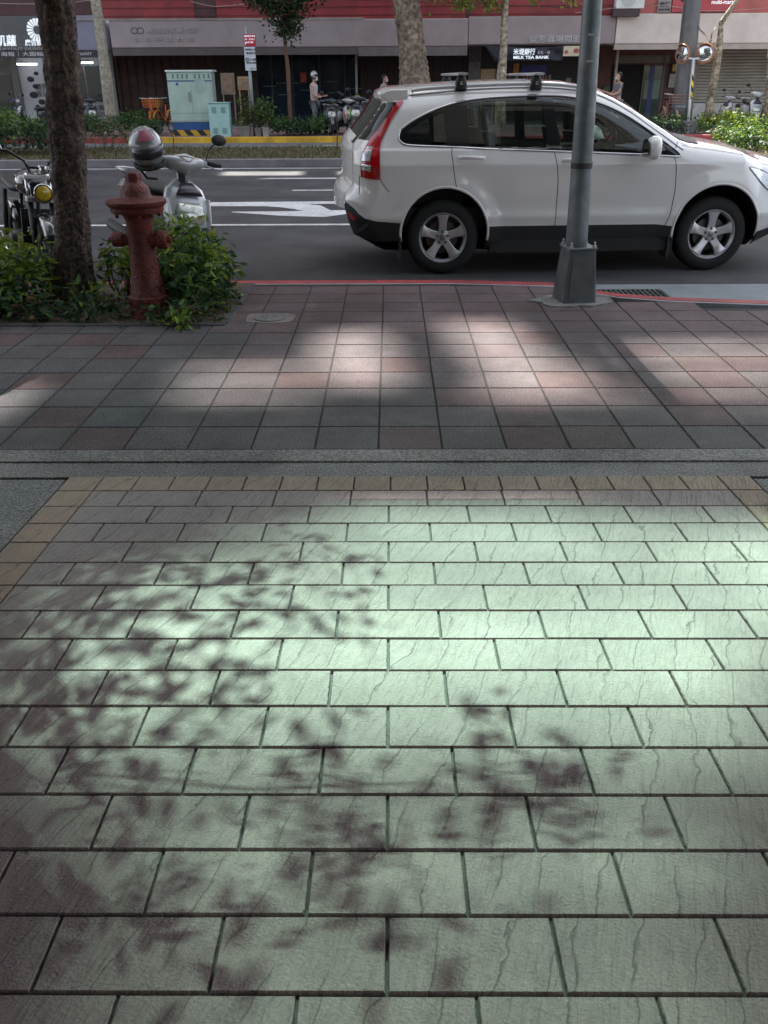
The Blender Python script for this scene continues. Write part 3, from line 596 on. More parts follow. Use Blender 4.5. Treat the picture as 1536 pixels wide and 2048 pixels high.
for bx in (922, 1072):
    x0, z0 = cpt(bx, 172, .30); rb_ = MB(); zt = z0 + .085
    rb_.loft([((x0, .16, zt + .012), (.045, 0, 0), (0, 0, .010), 2.2), ((x0, .2, zt + .012), (.05, 0, 0), (0, 0, .012), 2.2), ((x0, CW - .2, zt + .012), (.05, 0, 0), (0, 0, .012), 2.2), ((x0, CW - .16, zt + .012), (.045, 0, 0), (0, 0, .010), 2.2)], 14)
    bar = rb_.build('roof_bar', silverbar, car, smooth=40)
    for yy in (.31, CW - .31):
        f_ = MB(); f_.loft([((x0, yy, z0 - .03), (.055, 0, 0), (0, .03, 0), 3), ((x0, yy, z0 + .02), (.052, 0, 0), (0, .045, 0), 3), ((x0, yy, z0 + .07), (.04, 0, 0), (0, .04, 0), 3), ((x0, yy, z0 + .09), (.018, 0, 0), (0, .02, 0), 2)], 14)
        ft = f_.build('bar_foot', blackp, bar, smooth=40)
        if yy < 1: MB().box(x0 - .011, x0 + .011, yy - .049, yy - .044, z0 + .012, z0 + .02).box(x0 - .011, x0 + .011, yy - .0485, yy - .0435, z0 + .03, z0 + .036).build('foot_badge', M('badge_white', (.6, .6, .6)), bar)
# wheels
HZ = .338; tyr = MB(); TR = .338
def wheel(x, y, mir):
    s_ = -1 if not mir else 1; w_ = thing('wheel', None, None); w_.parent = car; w_.location = (x, y, HZ)
    def b_(mb, nm, mt, **k): return mb.build(nm, mt, w_, loc=(0, 0, 0), **k)
    prof = [(.215, -.02), (.225, -.005), (.235, .0), (.26, .004), (.29, .0), (.318, -.012), (.333, -.03), (.338, -.05), (.338, -.17), (.333, -.19), (.31, -.21), (.225, -.21)]
    b_(MB().lathe([(r_, h * s_) for r_, h in prof], n=56, axis='Y', cap=False), 'tyre', rubber, smooth=True)
    q = s_
    rim = MB(); rim.lathe([(.228, q * -.16), (.205, q * -.14), (.20, q * -.03), (.214, q * -.012), (.222, q * .0), (.226, q * -.006), (.228, q * -.02)], n=56, axis='Y', cap=False)
    for k in range(5):
        a_ = math.pi / 2 + k * 2 * math.pi / 5; c_, s2 = math.cos(a_), math.sin(a_); rr = []
        for r0, hw, yo, th in ((.03, .040, -.028, .03), (.07, .037, -.026, .03), (.12, .036, -.016, .028), (.17, .045, -.010, .026), (.205, .060, -.008, .022)):
            rr.append([(r0 * c_ - u_ * s2, q * yy_, r0 * s2 + u_ * c_) for u_, yy_ in ((-hw, yo - th), (hw, yo - th), (hw, yo - .006), (hw * .8, yo), (-hw * .8, yo), (-hw, yo - .006))])
        rim.rings(rr)
    rim.lathe([(.072, q * -.06), (.072, q * -.03), (.06, q * -.024)], n=24, axis='Y')
    b_(rim, 'rim', alloy, smooth=35, bevel=.002)
    h = MB(); h.lathe([(.028, q * -.03), (.028, q * -.02), (.022, q * -.018)], n=20, axis='Y'); b_(h, 'hub_cap', M('cap_grey', (.22, .22, .23), rough=.3, metal=.6), smooth=40)
    lg = MB()
    for k in range(5):
        a_ = math.pi / 2 + k * 2 * math.pi / 5; lg.lathe([(.0125, q * -.03), (.0125, q * -.019)], (.052 * math.cos(a_), 0, .052 * math.sin(a_)), 12, 'Y')
    b_(lg, 'lug_recess', blackp); lg = MB()
    for k in range(5):
        a_ = math.pi / 2 + k * 2 * math.pi / 5; lg.lathe([(.006, q * -.02), (.006, q * -.0165)], (.052 * math.cos(a_), 0, .052 * math.sin(a_)), 8, 'Y')
    b_(lg, 'lug_nut', chrome)
    b_(MB().lathe([(.15, q * -.09), (.15, q * -.075), (.07, q * -.07)], n=32, axis='Y'), 'brake_disc', M('disc_steel', (.10, .085, .085), rough=.5, metal=.6), smooth=40)
    b_(MB().lathe([(.21, q * -.19), (.21, q * -.15)], n=32, axis='Y'), 'wheel_back', darkint)
WB = 2.56
for x in (0.0, WB): wheel(x, .045, False); wheel(x, CW - .045, True)
# mud flaps, interior
mf = MB()
for x in (-.41, 2.14): mf.box(x, x + .02, .03, .26, .13, .36); mf.box(x, x + .02, CW - .26, CW - .03, .13, .36)
split_loose(mf.build('mud_flap', blackp, car, bevel=.006))
it = MB()
for sx_ in (.55, 1.35):
    for yy in (.42, 1.36):
        it.loft([((sx_ + .25, yy, .62), (.28, 0, 0), (0, .24, 0), 4), ((sx_ + .22, yy, .78), (.26, 0, 0), (0, .24, 0), 4)], 12)
        it.loft([((sx_ + .02, yy, .75), (.08, 0, 0), (0, .24, 0), 4), ((sx_ - .12, yy, 1.22), (.06, 0, 0), (0, .20, 0), 4)], 12); it.loft([((sx_ - .14, yy, 1.24), (.05, 0, 0), (0, .12, 0), 3), ((sx_ - .17, yy, 1.40), (.04, 0, 0), (0, .11, 0), 3)], 12)
it.build('seat', seatm, car, smooth=40)
it = MB(); it.box(1.98, 2.3, .2, CW - .2, .7, 1.02); it.box(-.5, 2.3, .12, CW - .12, .42, .6); it.box(-.55, .2, .2, CW - .2, .6, .8); it.build('dashboard', darkint, car, bevel=.03)
st = MB(); pts = [(1.86 + .06 * math.sin(a_), 1.36 + .18 * math.cos(a_), 1.0 + .17 * math.sin(a_)) for a_ in np.linspace(0, 2 * math.pi, 25)]; st.tube(pts, .014, 6); st.tube([(1.86, 1.2, 1.0), (1.86, 1.52, 1.0)], .02, 6); st.build('steering_wheel', blackp, car, smooth=True)
car.location = (CX, CY, 0); car.rotation_euler.z = CA

# ================================================================ NEAR THINGS
# ---- fire hydrant
hx, hy = onZ(302, 632, SW); hyd = thing('fire_hydrant', 'dark red iron fire hydrant standing in the leafy bed at the pavement edge', 'fire hydrant', (hx, hy, SW))
hr = M('hydrant_red', (.20, .036, .028), rough=.5, var=.35, scale=18, bump=1.0, bscale=60, dirt=.65, spec=.4, speck=.15, sscale=60)
def hb(prof, nm, par=hyd, ax=0., **k): return MB().lathe(prof, (hx, hy, SW), 40).build(nm, hr, par, smooth=45, **k)
hb([(.155, -.02), (.155, .03), (.14, .045), (.135, .10), (.142, .105), (.142, .15), (.125, .16), (.118, .20), (.11, .21), (.112, .24), (.106, .25), (.10, .32), (.092, .5), (.09, .68), (.1, .70), (.115, .72)], 'barrel')
hb([(.1, .715), (.175, .73), (.182, .745), (.182, .765), (.192, .772), (.205, .785), (.205, .805), (.19, .815), (.16, .818)], 'flange')
hb([(.165, .816), (.12, .822), (.105, .84), (.1, .87), (.09, .895), (.068, .915), (.058, .925)], 'bonnet')
n_ = MB(); rr = []
for z_, r_ in ((.92, .062), (.93, .058), (.975, .056), (.985, .05), (.988, .03)):
    rr.append([(hx + r_ * math.cos(a_ * math.pi / 3 + .2), hy + r_ * math.sin(a_ * math.pi / 3 + .2), SW + z_) for a_ in range(6)])
n_.rings(rr); n_.build('operating_nut', hr, hyd, bevel=.006)
for s_, ln, r0 in ((-1, .20, .052), (1, .19, .062)):
    o_ = MB().lathe([(r0 * .8, .03 * s_), (r0 * .8, .12 * s_), (r0, .125 * s_), (r0, (ln - .012) * s_), (r0 * .86, ln * s_)], (hx, hy - (.02 if s_ > 0 else 0), SW + .545), 20, 'X').build('outlet', hr, hyd, smooth=40)
    MB().lathe([(r0 * .42, (ln - .01) * s_), (r0 * .4, (ln + .028) * s_)], (hx, hy - (.02 if s_ > 0 else 0), SW + .545), 6, 'X').build('outlet_nut', hr, o_, bevel=.004)
bl = MB()
for k in range(10): a_ = 2 * math.pi * k / 10; bl.lathe([(.013, .70), (.013, .728)], (hx + .15 * math.cos(a_), hy + .15 * math.sin(a_), SW), 6)
bl.build('flange_bolts', hr, hyd)

# ---- planting bed
bark = M('bark_dark', (.125, .09, .072), rough=.95, var=.55, scale=16, bump=4.0, bscale=30, dirt=.45, speck=.55, sscale=42)
struct(MB().box(BED[0], BED[1], BED[2] + .03, 7.3, -.2, SW + .01), 'planting_bed', soil)
kerbst = M('bed_kerb', (.10, .095, .10), rough=.9, var=.2, speck=.3, dirt=.4)
struct(MB().box(BED[0], BED[1] + .03, BED[2] - .005, BED[2] + .06, 0, SW + .012).box(BED[1] - .01, BED[1] + .05, BED[2] + .06, 7.3, 0, SW + .012), 'bed_edging', kerbst, bevel=.008)
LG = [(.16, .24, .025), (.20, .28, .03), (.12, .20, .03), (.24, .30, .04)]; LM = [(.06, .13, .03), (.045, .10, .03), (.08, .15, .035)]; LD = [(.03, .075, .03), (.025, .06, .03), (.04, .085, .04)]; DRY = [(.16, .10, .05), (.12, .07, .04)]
leafm = leaf_mat('leaf'); stemm = M('stem', (.07, .06, .035), rough=.9)
def bush(name, label, blobs, N, size, cols_top, cols_low, group=None, stems=25, n6=True, cat='bush', aspect=.42, ground=SW):
    # blobs: (cx, cy, rx, ry, height) mounds; leaves gather in tufts with gaps between them
    bx, by = blobs[0][0], blobs[0][1]; root = thing(name, label, cat, (bx, by, ground), group=group); mb = MB(); wts = np.array([b_[2] * b_[3] * b_[4] for b_ in blobs]); wts = wts / wts.sum(); st_ = MB()
    nt = max(6, N // 14)
    for _ in range(nt):
        b_ = blobs[RNG.choice(len(blobs), p=wts)]; a_ = RNG.uniform(0, 2 * math.pi); rr = math.sqrt(RNG.random()); hgt = b_[4] * math.sqrt(max(.05, 1 - rr ** 2 * .75)) * RNG.uniform(.25, 1.08) ** .7
        c_ = np.array([b_[0] + b_[2] * rr * math.cos(a_), b_[1] + b_[3] * rr * math.sin(a_), ground + hgt])
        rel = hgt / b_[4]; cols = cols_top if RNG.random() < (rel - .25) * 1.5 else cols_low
        pts = c_ + RNG.normal(size=(14, 3)) * size * .75; pts[:, 2] = np.maximum(pts[:, 2], ground + .02); leafcloud(mb, pts, size, cols, aspect, n6=n6)
        if _ < stems: st_.tube([(c_[0] * .6 + b_[0] * .4, c_[1] * .6 + b_[1] * .4, ground), (c_[0], c_[1], ground + hgt * .5), tuple(c_)], [.006, .005, .003], 5)
    mb.build('foliage', leafm, root, fixn=False)
    if stems: st_.build('stems', stemm, root)
    return root
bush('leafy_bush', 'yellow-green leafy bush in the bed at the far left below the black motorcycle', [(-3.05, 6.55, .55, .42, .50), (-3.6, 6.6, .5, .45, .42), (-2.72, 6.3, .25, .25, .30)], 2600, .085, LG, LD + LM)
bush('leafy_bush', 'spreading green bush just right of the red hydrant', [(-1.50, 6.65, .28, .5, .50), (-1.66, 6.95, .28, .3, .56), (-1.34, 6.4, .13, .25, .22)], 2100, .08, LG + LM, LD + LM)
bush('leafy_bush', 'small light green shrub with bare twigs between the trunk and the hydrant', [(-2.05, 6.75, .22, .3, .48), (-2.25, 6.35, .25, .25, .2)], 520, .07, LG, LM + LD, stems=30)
bush('creeper', 'low dark creeper running along the front edge of the bed', [(-2.2, 6.05, .6, .10, .12), (-3.0, 6.05, .6, .12, .18), (-1.55, 6.02, .3, .1, .14), (-3.8, 6.1, .5, .15, .2)], 1300, .065, LM + LD, LD + DRY[:1], stems=0, cat='ground cover')
bush('leafy_sprig', 'bright green sprig hanging over the bed edge onto the pavement', [(-1.50, 5.90, .10, .07, .07)], 90, .06, LG, LM, stems=3, cat='sprig')
lt = MB(); pts = np.stack([RNG.uniform(-3.9, -1.25, 260), RNG.uniform(5.95, 7.2, 260), np.full(260, SW + .02)], 1); leafcloud(lt, pts, .05, DRY + LD, .5, 0, 2.); tag(lt.build('leaf_litter', leafm, fixn=False), kind='stuff')
rk = MB(); rx_, ry_ = onY(210, 565, 6.35)[0], 6.35; rk.ell((rx_, ry_, SW + .10), .075, .06, .085, 9, 6); o_ = rk.build('rock', M('pale_rock', (.30, .24, .20), rough=.9, bump=1.5, bscale=30, dirt=.3), smooth=40, loc=(rx_, ry_, SW)); tag(o_, 'pale brown stone lying by the foot of the tree left of the hydrant', 'stone')

# ---- near tree
def trunk_from_px(mb, pl, Y, n=18, rough=.02, up=()):
    pts = []; rad = []
    for px, py, wpx in pl:
        x, z = onY(px, py, Y); zc = Y * math.cos(PITCH) + (H - z) * math.sin(PITCH); pts.append((x, Y, z)); rad.append(wpx / 2 / 1700 * zc)
    for p, r_ in up: pts.append(p); rad.append(r_)
    P2, R2 = [], []
    for i in range(len(pts) - 1):
        m_ = max(2, int((Vector(pts[i + 1]) - Vector(pts[i])).length / .06)) if rough else 3
        for k in range(m_): t = k / m_; P2.append(tuple(np.array(pts[i]) * (1 - t) + np.array(pts[i + 1]) * t)); R2.append(rad[i] * (1 - t) + rad[i + 1] * t)
    P2.append(pts[-1]); R2.append(rad[-1]); base = len(mb.v); mb.tube(P2, R2, n)
    if rough:
        for i in range(base, len(mb.v)):
            k = (i - base) // n; 
            if k < len(P2): c_ = np.array(P2[k]); v = np.array(mb.v[i]); a_ = (i - base) % n; mb.v[i] = tuple(c_ + (v - c_) * (1 + RNG.normal() * rough * 2.2 + .05 * math.sin(a_ * 1.9 + k * .13)))
    return pts
def crown(root, centers, N, size, cols, n6=False, aspect=.5):
    mb = MB()
    for (c_, r_) in centers:
        k = int(N * r_ ** 2 / sum(q[1] ** 2 for q in centers)); nt = max(3, k // 12)
        for _ in range(nt):
            d = RNG.normal(size=3); d /= np.linalg.norm(d); p = np.array(c_) + d * r_ * RNG.uniform(.45, 1.0) * np.array([1, 1, .75]); leafcloud(mb, p + RNG.normal(size=(12, 3)) * size * .9, size, cols, aspect, n6=n6)
    return mb.build('crown', leafm, root, fixn=False)
bx_, bz_ = onY(147, 605, 6.62)
tree = thing('street_tree', 'rough dark-barked tree trunk rising from the bed left of the hydrant', 'tree', (bx_, 6.62, SW))
tm = MB(); tp = trunk_from_px(tm, [(150, 612, 112), (148, 585, 92), (147, 540, 76), (146, 480, 68), (142, 400, 64), (136, 300, 67), (129, 200, 66), (121, 100, 66), (111, 0, 72)], 6.62, 28, .035, up=[((-2.50, 6.6, 3.0), .15), ((-2.45, 6.5, 4.2), .13), ((-2.3, 6.4, 5.4), .11)])
bm_ = bark.node_tree.nodes
tm.build('trunk', bark, tree, smooth=True)
lb = MB(); TB = Vector((-2.35, 6.45, 5.0))
for e_, r_ in (((-.9, 5.3, 5.6), .06), ((-2.4, 4.6, 5.9), .06), ((-3.9, 5.6, 6.4), .06), ((-2.2, 7.6, 6.6), .07), ((-3.4, 7.4, 6.4), .05), ((-2.4, 6.4, 7.5), .07)):
    e_ = Vector(e_); m_ = (TB + e_) / 2 + Vector((0, 0, .25)); lb.tube([TB, m_, e_], [r_, r_ * .7, r_ * .35], 8)
# low shoots over the pavement: the twigs whose shadows fall on the arcade floor
SV = np.array([SUN_DX, 1.0, math.tan(SUN_EL) * math.hypot(1, SUN_DX)])
def onF(px, py):
    d = ray(px, py); t = (.28 - H) / (d[2] + .048 * d[1]); return np.array([d[0] * t, d[1] * t, FZ(d[1] * t)])
shc = [(120, 1290, 14), (150, 1400, 14), (230, 1240, 14), (90, 1500, 14), (330, 1210, 10), (420, 1260, 12), (200, 1300, 12), (310, 1420, 12), (60, 1420, 14), (160, 1200, 12), (380, 1330, 10), (240, 1540, 12), (560, 1170, 8), (610, 1140, 6), (450, 1130, 7), (470, 1230, 9), (640, 1085, 7), (700, 1105, 5), (600, 1075, 3), (300, 1110, 14), (235, 1165, 12), (495, 1195, 9), (560, 1215, 9), (655, 1190, 9), (720, 1252, 6), (420, 1180, 8), (340, 1150, 10), (260, 1290, 14), (320, 1315, 14), (390, 1380, 14), (200, 1350, 14), (500, 1290, 8), (440, 1310, 10), (450, 1480, 8), (370, 1450, 10), (180, 1460, 12), (270, 1400, 12), (620, 1530, 8), (690, 1548, 6), (590, 1600, 6), (690, 1640, 14), (680, 1680, 12), (970, 1455, 7), (1035, 1530, 12), (1090, 1545, 12), (945, 1600, 6), (1075, 1620, 9), (1200, 1620, 10), (830, 1790, 12), (780, 1750, 12), (250, 1770, 14), (150, 1850, 14), (350, 1960, 14), (700, 1780, 10), (120, 1230, 14), (60, 1330, 14), (120, 1560, 12), (60, 1650, 12), (560, 1830, 12), ]
lf = MB(); tw = MB(); prev = None; hub = [np.array((-1.1, 5.4, 5.2)), np.array((-.2, 5.2, 5.0)), np.array((-1.7, 4.8, 5.2))]
for px, py, n_ in shc:
    g_ = onF(px, py); zz = RNG.uniform(3.9, 4.7); p = g_ + SV * (zz - g_[2]) / SV[2]
    leafcloud(lf, p + RNG.normal(size=(int(n_ * 1.0 + 1), 3)) * np.array([.05, .05, .04]) * (1 + n_ / 14), .085, LM + LD, .45)
    h_ = min(hub, key=lambda q: np.linalg.norm(q - p)); tw.tube([h_ * .3 + p * .7, p], [.003, .002], 4)
tw.tube([(-2.35, 6.45, 5.0), (-1.6, 5.9, 5.3), (-1.1, 5.4, 5.2)], [.02, .012, .006], 6); tw.tube([(-1.1, 5.4, 5.2), (-.6, 5.3, 5.15), (-.2, 5.2, 5.0)], [.006, .005, .004], 6); tw.tube([(-2.35, 6.45, 5.0), (-2.1, 5.5, 5.35), (-1.7, 4.8, 5.2)], [.03, .02, .012], 6)
lb.build('limbs', bark, tree, smooth=True); tw.build('shoots', stemm, tree); lf.build('low_foliage', leafm, tree, fixn=False)
crown(tree, [((-2.4, 6.6, 7.9), 1.5), ((-3.9, 5.8, 6.9), 1.0), ((-2.2, 7.9, 7.1), 1.1), ((-3.2, 8.2, 8.0), 1.1), ((-4.3, 7.2, 7.6), 1.0)], 9000, .12, LM + LD)

# ---- grey lamp post
px_, py_ = 1.425, 6.66; lp = thing('lamp_post', 'grey steel lamp post on a tapered pedestal standing before the white car', 'lamp post', (px_, py_, SW))
steel = M('post_steel', (.20, .225, .245), rough=.42, metal=.35, var=.22, scale=9, bump=.4, bscale=25, dirt=.25)
ped = M('pedestal_grey', (.115, .125, .13), rough=.6, metal=.2, var=.25, scale=7, bump=.4, bscale=60, dirt=.3)
tm = MB(); x1 = onY(1154, 470, 6.66); x2 = onY(1185, 0, 6.66)
ax_ = lambda z: x1[0] + (x2[0] - x1[0]) * (z - x1[1]) / (x2[1] - x1[1])
tm.tube([(ax_(z), 6.66, z) for z in (.40, .6, 1.0, 1.5, 2.2, 3.5, 5.5, 7.5)], [.081, .080, .076, .071, .064, .056, .048, .042], 28); tm.build('pole', steel, lp, smooth=True)
tm = MB(); tm.tube([(ax_(7.4), 6.66, 7.4), (ax_(7.6), 6.9, 7.9), (ax_(7.6), 7.7, 8.1), (ax_(7.6), 8.4, 8.15)], [.042, .04, .035, .03], 12); tm.build('arm', steel, lp, smooth=True)
MB().loft([((ax_(7.6), 8.2, 8.13), (.1, 0, 0), (0, 0, .05), 3), ((ax_(7.6), 8.9, 8.16), (.13, 0, 0), (0, 0, .05), 3)], 12).build('lamp_head', steel, lp)
rot = Matrix.Rotation(R(9), 3, 'Z')
def fr(mb, hw0, hw1, z0, z1, ins=0.):
    return mb.rings([[tuple(rot @ Vector((sx_ * hw, sy_ * hw, z)) + Vector((px_, py_, SW))) for sx_, sy_ in ((-1, -1), (1, -1), (1, 1), (-1, 1))] for hw, z in ((hw0, z0), (hw1, z1))])
tm = MB(); fr(tm, .134, .104, .0, .40); po = tm.build('pedestal', ped, lp, bevel=.014)
tm = MB(); fr(tm, .112, .112, .40, .415); tm.build('pedestal_rim', steel, po, bevel=.005)
tm = MB(); v = [rot @ Vector(q) + Vector((px_, py_, SW)) for q in ((-.096, -.131, .04), (.096, -.131, .04), (.076, -.108, .35), (-.076, -.108, .35), (-.096, -.1365, .04), (.096, -.1365, .04), (.076, -.1135, .35), (-.076, -.1135, .35))]
tm.add(v, [(4, 5, 6, 7), (0, 1, 5, 4), (1, 2, 6, 5), (2, 3, 7, 6), (3, 0, 4, 7)]); tm.build('access_door', M('door_grey', (.085, .092, .095), rough=.55, var=.2, scale=9), po)
tm = MB()
for s1, s2 in ((-1, -1), (1, -1), (1, 1), (-1, 1)):
    q = rot @ Vector((s1 * .09, s2 * .09, 0)) + Vector((px_, py_, SW)); tm.lathe([(.016, .414), (.016, .428), (.009, .43), (.008, .452), (.004, .455)], tuple(q), 8)
split_loose(tm.build('anchor_bolt', M('zinc', (.45, .45, .46), rough=.35, metal=.8), lp))
tm = MB(); tm.lathe([(.096, 0), (.098, .03), (.085, .035)], (ax_(.5), 6.66, .47), 24); tm.build('collar', ped, lp)
for z_, n_ in ((1.10, 'dark'),):
    tm = MB(); tm.lathe([(.078, 0), (.0785, .04)], (ax_(1.1), 6.66, 1.08), 28, cap=False); tm.build('tape_band', M('tape_black', (.03, .03, .035), rough=.5), lp, smooth=True)
for z_ in (1.92, 1.76):
    tm = MB(); tm.box(ax_(z_) - .028, ax_(z_) + .03, 6.66 - .0705, 6.66 - .064, z_, z_ + .014); tm.build('paper_scrap', M('paper', (.5, .52, .52), rough=.8), lp)
ft = MB(); pts = [(px_ + (.27 + .05 * math.sin(k * 2.3)) * math.cos(2 * math.pi * k / 18) * 1.05 - .03, py_ + (.20 + .03 * math.sin(k * 1.7)) * math.sin(2 * math.pi * k / 18) - .03) for k in range(18)]
ft.prism(pts, SW - .01, SW + .012, 'XY'); ft.build('cement_foot', M('rough_cement', (.26, .26, .255), rough=.95, var=.25, scale=25, bump=2.5, bscale=60, speck=.4), lp)

# ---- scooters
silver = M('scooter_silver', (.48, .50, .51), rough=.26, metal=.25, var=.06, coat=.6)
whitep = M('scooter_white', (.62, .64, .66), rough=.25, var=.05, coat=.8)
darkp = M('scooter_dark', (.03, .032, .04), rough=.3, var=.1, coat=.5)
greyp = M('scooter_grey', (.12, .13, .14), rough=.3, var=.1, coat=.5)
orangep = M('orange_plastic', (.55, .12, .02), rough=.35, var=.1, coat=.3)
lensm = M('lamp_lens', (.50, .52, .46), rough=.12, metal=.35, var=.3, scale=30, coat=1.)
mirm = M('mirror_glass', (.7, .75, .8), rough=.03, metal=1., var=.02)
def wheel_simple(par, x, r_, w_, y=0., rimm=None, name='wheel'):
    o = MB().lathe([(r_ * .62, -w_ * .3), (r_ * .8, -w_ * .5), (r_ * .95, -w_ * .42), (r_, -w_ * .15), (r_, w_ * .15), (r_ * .95, w_ * .42), (r_ * .8, w_ * .5), (r_ * .62, w_ * .3)], (x, y, r_), 28, 'Y', cap=False).build(name, rubber, par, smooth=True)
    m = MB(); m.lathe([(r_ * .64, -w_ * .32), (r_ * .6, -w_ * .25), (r_ * .6, w_ * .25), (r_ * .64, w_ * .32)], (x, y, r_), 24, 'Y', cap=False); m.lathe([(r_ * .2, -w_ * .5), (r_ * .2, w_ * .5)], (x, y, r_), 14, 'Y')
    for k in range(5):
        a_ = 2 * math.pi * k / 5; m.tube([(x + r_ * .15 * math.cos(a_), y, r_ + r_ * .15 * math.sin(a_)), (x + r_ * .62 * math.cos(a_), y, r_ + r_ * .62 * math.sin(a_))], r_ * .06, 6)
    m.build('rim', rimm or alloy, o, smooth=40); return o
def scooter(name, label, bm1, bm2, acc, group=None, mirrors=True, mirror_mat=None, fine=True):
    s = thing(name, label, 'scooter', (0, 0, 0), group=group); B = lambda m, n_, mt, **k: m.build(n_, mt, s, **k)
    wheel_simple(s, .64, .235, .10); wheel_simple(s, -.60, .225, .12)
    m = MB(); m.loft([((.44, 0, .30), (.03, 0, 0), (0, .13, 0), 3), ((.50, 0, .38), (.05, 0, 0), (0, .17, 0), 2.6), ((.50, 0, .50), (.085, 0, .01), (0, .20, 0), 2.4), ((.45, 0, .66), (.09, 0, .01), (0, .205, 0), 2.3), ((.40, 0, .78), (.07, 0, .01), (0, .165, 0), 2.3), ((.36, 0, .86), (.03, 0, 0), (0, .07, 0), 2)], 24); ap = B(m, 'apron', bm1, smooth=True)
    m = MB(); m.loft([((.545, 0, .47), (.012, 0, 0), (0, .07, 0), 2), ((.572, 0, .53), (.02, 0, 0), (0, .115, 0), 2.1), ((.566, 0, .61), (.02, 0, 0), (0, .125, 0), 2.1), ((.536, 0, .69), (.012, 0, 0), (0, .10, 0), 2)], 20); m.build('headlight', lensm, ap, smooth=True)
    m = MB()
    for q in (1, -1): m.loft([((.50, q * .150, .42), (.05, 0, 0), (0, .012, 0), 2), ((.535, q * .172, .55), (.045, 0, 0), (0, .022, 0), 2), ((.47, q * .185, .72), (.04, 0, 0), (0, .012, 0), 2)], 10)
    split_loose(m.build('side_fairing', acc, ap, smooth=True))
    m = MB(); m.loft([((.52, 0, .745), (.015, 0, .008), (0, .12, 0), 2.5), ((.50, 0, .79), (.02, 0, .005), (0, .09, 0), 2.2), ((.46, 0, .84), (.015, 0, 0), (0, .05, 0), 2)], 14); m.build('grille', darkp, ap, smooth=True)
    # front mudguard and fork
    m = MB(); pr = []
    for a_ in np.linspace(.35, 2.6, 12): pr.append([(.64 + (.255 + d) * math.cos(a_), y_, .235 + (.255 + d) * math.sin(a_)) for y_, d in ((-.065, -.03), (-.05, 0.), (0, .012), (.05, 0.), (.065, -.03))])
    m.rings(pr, close=False, cap=False); B(m, 'front_mudguard', bm2, smooth=True, solid=.004)
    m = MB()
    for q in (-1, 1): m.tube([(.64, q * .075, .235), (.60, q * .075, .40), (.50, q * .05, .62)], .018, 8)
    B(m, 'fork', darkp, smooth=True)
    # handlebar cowl
    m = MB(); m.loft([((.36, -.21, 1.0), (.03, 0, 0), (0, 0, .02), 2), ((.38, -.13, .985), (.06, 0, .01), (0, 0, .05), 2.4), ((.41, 0, .965), (.09, 0, .015), (0, 0, .075), 2.4), ((.38, .13, .985), (.06, 0, .01), (0, 0, .05), 2.4), ((.36, .21, 1.0), (.03, 0, 0), (0, 0, .02), 2)], 18); hb_ = B(m, 'handlebar_cowl', bm1, smooth=True)
    MB().loft([((.40, -.07, 1.035), (.05, 0, 0), (0, 0, .012), 2), ((.41, 0, 1.045), (.06, 0, 0), (0, 0, .015), 2), ((.40, .07, 1.035), (.05, 0, 0), (0, 0, .012), 2)], 12).build('instrument_cover', acc, hb_, smooth=True)
    m = MB(); m.tube([(.33, -.36, .99), (.35, -.22, 1.0)], .018, 10); m.tube([(.33, .36, .99), (.35, .22, 1.0)], .018, 10); B(m, 'grips', rubber, smooth=True)
    m = MB()
    for q in (-1, 1): m.tube([(.38, q * .2, .985), (.42, q * .26, .965), (.39, q * .35, .965)], .006, 6)
    B(m, 'brake_levers', alloy)
    m = MB(); m.tube([(.36, 0, .95), (.42, 0, .7)], .05, 10); B(m, 'steering_column', darkp)
    if mirrors:
        for q in (-1, 1):
            m = MB(); m.tube([(.37, q * .2, 1.0), (.36, q * .24, 1.12), (.36, q * .30, 1.17)], .007, 6); ms = B(m, 'mirror_stem', blackp); m = MB(); m.ell((.355, q * .325, 1.19), .022, .07, .045, 14, 8); mm = m.build('mirror', mirror_mat or blackp, ms, smooth=True)
            m = MB(); m.ell((.34, q * .325, 1.19), .012, .06, .037, 14, 6); m.build('mirror_glass', mirm, ms, smooth=True)
    # floorboard, body, seat, tail
    m = MB(); m.loft([((.42, 0, .29), (0, 0, .035), (0, .15, 0), 4), ((.15, 0, .26), (0, 0, .04), (0, .16, 0), 4), ((-.2, 0, .27), (0, 0, .05), (0, .15, 0), 4)], 16); B(m, 'floorboard', darkp, smooth=40)
    m = MB(); m.loft([((.30, 0, .33), (0, 0, .02), (0, .12, 0), 3), ((.34, 0, .6), (.035, 0, 0), (0, .17, 0), 3), ((.33, 0, .80), (.03, 0, 0), (0, .13, 0), 3)], 14); B(m, 'leg_shield', darkp, smooth=40)
    m = MB(); m.loft([((-.12, 0, .50), (0, 0, .18), (0, .09, 0), 2.6), ((-.22, 0, .52), (0, 0, .21), (0, .145, 0), 2.6), ((-.45, 0, .57), (0, 0, .17), (0, .155, 0), 2.6), ((-.70, 0, .64), (0, 0, .12), (0, .12, 0), 2.4), ((-.92, 0, .71), (0, 0, .06), (0, .07, 0), 2.2), ((-.97, 0, .73), (0, 0, .02), (0, .03, 0), 2)], 22); bd = B(m, 'body', bm2, smooth=True)
    MB().ell((-.955, 0, .70), .03, .07, .03).build('tail_lamp', redl, bd, smooth=True)
    m = MB(); m.loft([((-.06, 0, .72), (0, 0, .03), (0, .08, 0), 2.5), ((-.2, 0, .76), (0, 0, .045), (0, .14, 0), 2.5), ((-.5, 0, .77), (0, 0, .045), (0, .145, 0), 2.5), ((-.72, 0, .81), (0, 0, .035), (0, .11, 0), 2.5), ((-.82, 0, .81), (0, 0, .02), (0, .06, 0), 2.5)], 20); B(m, 'seat', M('seat_vinyl', (.02, .02, .022), rough=.5), smooth=True)
